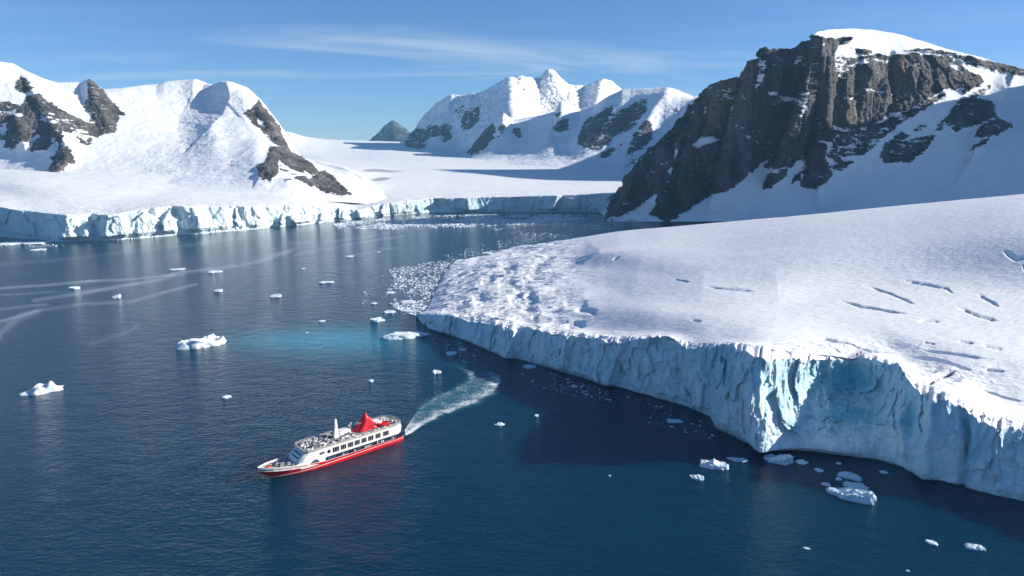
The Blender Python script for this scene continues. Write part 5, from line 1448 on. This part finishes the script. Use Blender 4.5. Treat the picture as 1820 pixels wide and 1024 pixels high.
brash([(590, 398), (650, 390), (700, 386), (830, 381.5), (1090, 381), (1085, 386), (1000, 392), (900, 401), (700, 408), (600, 406)], 5200, .5, 3.2, 11, .2)
brash([(930, 392), (1085, 388), (1110, 404), (1080, 412), (950, 420), (850, 410)], 330, .4, 2.4, 12, .2)
brash([(690, 478), (790, 462), (870, 446), (905, 442), (860, 462), (806, 468), (782, 500), (775, 522), (768, 545), (738, 562), (700, 548), (680, 524), (700, 500)], 2800, .15, 1.7, 13, .2)
brash([(770, 470), (860, 446), (960, 428), (1110, 405), (1100, 396), (960, 412), (870, 432), (790, 452)], 420, .2, 1.4, 17, .2)
brash([(660, 490), (800, 458), (800, 470), (720, 560), (650, 570), (640, 530)], 130, .2, 1.2, 16, .2)
brash([(735, 562), (762, 592), (825, 611), (900, 640), (985, 664), (1085, 695), (1222, 735), (1265, 760), (1268, 780), (1200, 770), (1060, 715), (930, 680), (850, 660), (790, 640), (750, 600)], 420, .12, .9, 14, .2)
brash([(-40, 429), (30, 430), (110, 434), (112, 437), (40, 440), (-40, 440)], 130, .4, 2.0, 15, .2)


# ------------------------------------------------------------------ party on the ice ledge above the hollow
def build_people():
    jacket = mat_plain('red_jacket', (0.50, 0.035, 0.03), 0.8, 0.2, 0.1, 4.0)
    trousers = mat_plain('dark_trousers', (0.02, 0.022, 0.03), 0.8, 0.2, 0.1, 4.0)
    skin = mat_plain('skin', (0.45, 0.28, 0.21), 0.6, 0.3)
    hood = mat_plain('dark_hat', (0.03, 0.035, 0.05), 0.8, 0.2)
    specs = [(1521.5, 645.5, 'person in a red jacket, left of the three on the ice ledge', .1, 0.0), (1525.5, 646.3, 'person in a red jacket, middle of the three on the ice ledge', .5, .25),
             (1532.0, 648.6, 'person in a red jacket, right of the three on the ice ledge, a step apart', -.4, -.2)]
    d2 = None
    for px, py, lab, rz, arm in specs:
        d2 = (NEAR_PX - px) ** 2 + (NEAR_PY - (py)) ** 2
        ppx, ppy = project(NEAR_P)
        lipr = (NEAR_T > .93) & (NEAR_T < 1.08)
        lm = np.pad(ppy[lipr].min(0), 3, 'edge'); lip_py = np.min([lm[k_:k_ + ppy.shape[1]] for k_ in range(7)], axis=0)[None, :]
        m = (((NEAR_T > 1.08) & (NEAR_T < 1.7))[:, None]) & (ppy < lip_py - 2.5)
        d2 = np.where(m, (ppx - px) ** 2 + ((ppy - (py + 4)) * .6) ** 2, 1e9)
        i, j = np.unravel_index(np.argmin(d2), d2.shape)
        p = NEAR_P[i, j]
        root = bpy.data.objects.new('person', None); COL.objects.link(root)
        root.location = (p[0], p[1], p[2] - .02); root.rotation_euler = (0, 0, rz); root.empty_display_size = .5
        tag(root, lab, 'person', 'people on the ice ledge')
        # body: one skinned figure, legs, torso, arms, neck, head
        me = bpy.data.meshes.new('body')
        J = dict(pel=(0, 0, .95), che=(0, .0, 1.3), nec=(0, .0, 1.5), hea=(0, -.02, 1.66), kl=(-.12, -.03, .5), al=(-.13, .02, .07), fl=(-.14, -.16, .05), kr=(.12, -.03, .5), ar=(.13, .02, .07), fr=(.14, -.16, .05),
                 hl=(-.1, 0, .9), hr=(.1, 0, .9), sl=(-.2, 0, 1.42), el=(-.28, -.04 - arm * .3, 1.16), wl=(-.24, -.22, .98 + max(arm, 0) * .5), sr=(.2, 0, 1.42), er=(.28, -.04, 1.16), wr=(.25, -.18, .95))
        R = dict(pel=.17, che=.2, nec=.07, hea=.115, kl=.085, al=.06, fl=.05, kr=.085, ar=.06, fr=.05, hl=.11, hr=.11, sl=.085, el=.065, wl=.05, sr=.085, er=.065, wr=.05)
        key = list(J); E = [('pel', 'che'), ('che', 'nec'), ('nec', 'hea'), ('pel', 'hl'), ('hl', 'kl'), ('kl', 'al'), ('al', 'fl'), ('pel', 'hr'), ('hr', 'kr'), ('kr', 'ar'), ('ar', 'fr'), ('che', 'sl'), ('sl', 'el'), ('el', 'wl'), ('che', 'sr'), ('sr', 'er'), ('er', 'wr')]
        me.from_pydata([J[q] for q in key], [(key.index(a), key.index(b)) for a, b in E], [])
        o = bpy.data.objects.new('body', me); COL.objects.link(o)
        o.modifiers.new('skin', 'SKIN')
        for q, sv in zip(key, me.skin_vertices[0].data): sv.radius = (R[q], R[q]); sv.use_root = (q == 'pel')
        sb = o.modifiers.new('sub', 'SUBSURF'); sb.levels = sb.render_levels = 1
        dg = bpy.context.evaluated_depsgraph_get(); em = bpy.data.meshes.new_from_object(o.evaluated_get(dg))
        bpy.data.objects.remove(o); em.name = 'body'
        for mt in (trousers, jacket, skin): em.materials.append(mt)
        for pl in em.polygons:
            zc_ = pl.center.z; pl.use_smooth = True
            pl.material_index = 2 if zc_ > 1.52 else (1 if zc_ > .88 or abs(pl.center.x) > .21 else 0)
        b = bpy.data.objects.new('body', em); COL.objects.link(b); b.parent = root
        bm = bmesh.new(); bmesh.ops.create_uvsphere(bm, u_segments=12, v_segments=8, radius=.14)
        bmesh.ops.delete(bm, geom=[v for v in bm.verts if v.co.z < -.03 and v.co.y < .02], context='VERTS')
        for v in bm.verts: v.co += Vector((0, .01, 1.70))
        new_obj('hat', bm, hood, b, True)


build_people()

def build_haze():
    me = bpy.data.meshes.new('haze')
    bm = bmesh.new(); bmesh.ops.create_cube(bm, size=1.0)
    for v in bm.verts:
        v.co = Vector((v.co.x * 15800, 3300 + v.co.y * 8200, -14 + (v.co.z + .5) * 664))
    bm.to_mesh(me); bm.free()
    m = bpy.data.materials.new('air_haze'); m.use_nodes = True
    nt = m.node_tree; nt.nodes.clear()
    out = nt.nodes.new('ShaderNodeOutputMaterial'); v = nt.nodes.new('ShaderNodeVolumePrincipled')
    v.inputs['Color'].default_value = (0.32, 0.67, 1.0, 1)
    v.inputs['Density'].default_value = HAZE_DENSITY
    v.inputs['Anisotropy'].default_value = 0.0
    nt.links.new(v.outputs[0], out.inputs['Volume'])
    me.materials.append(m)
    o = bpy.data.objects.new('haze', me); COL.objects.link(o)
    tag(o, kind='stuff')


HAZE_DENSITY = 0.000058
build_haze()
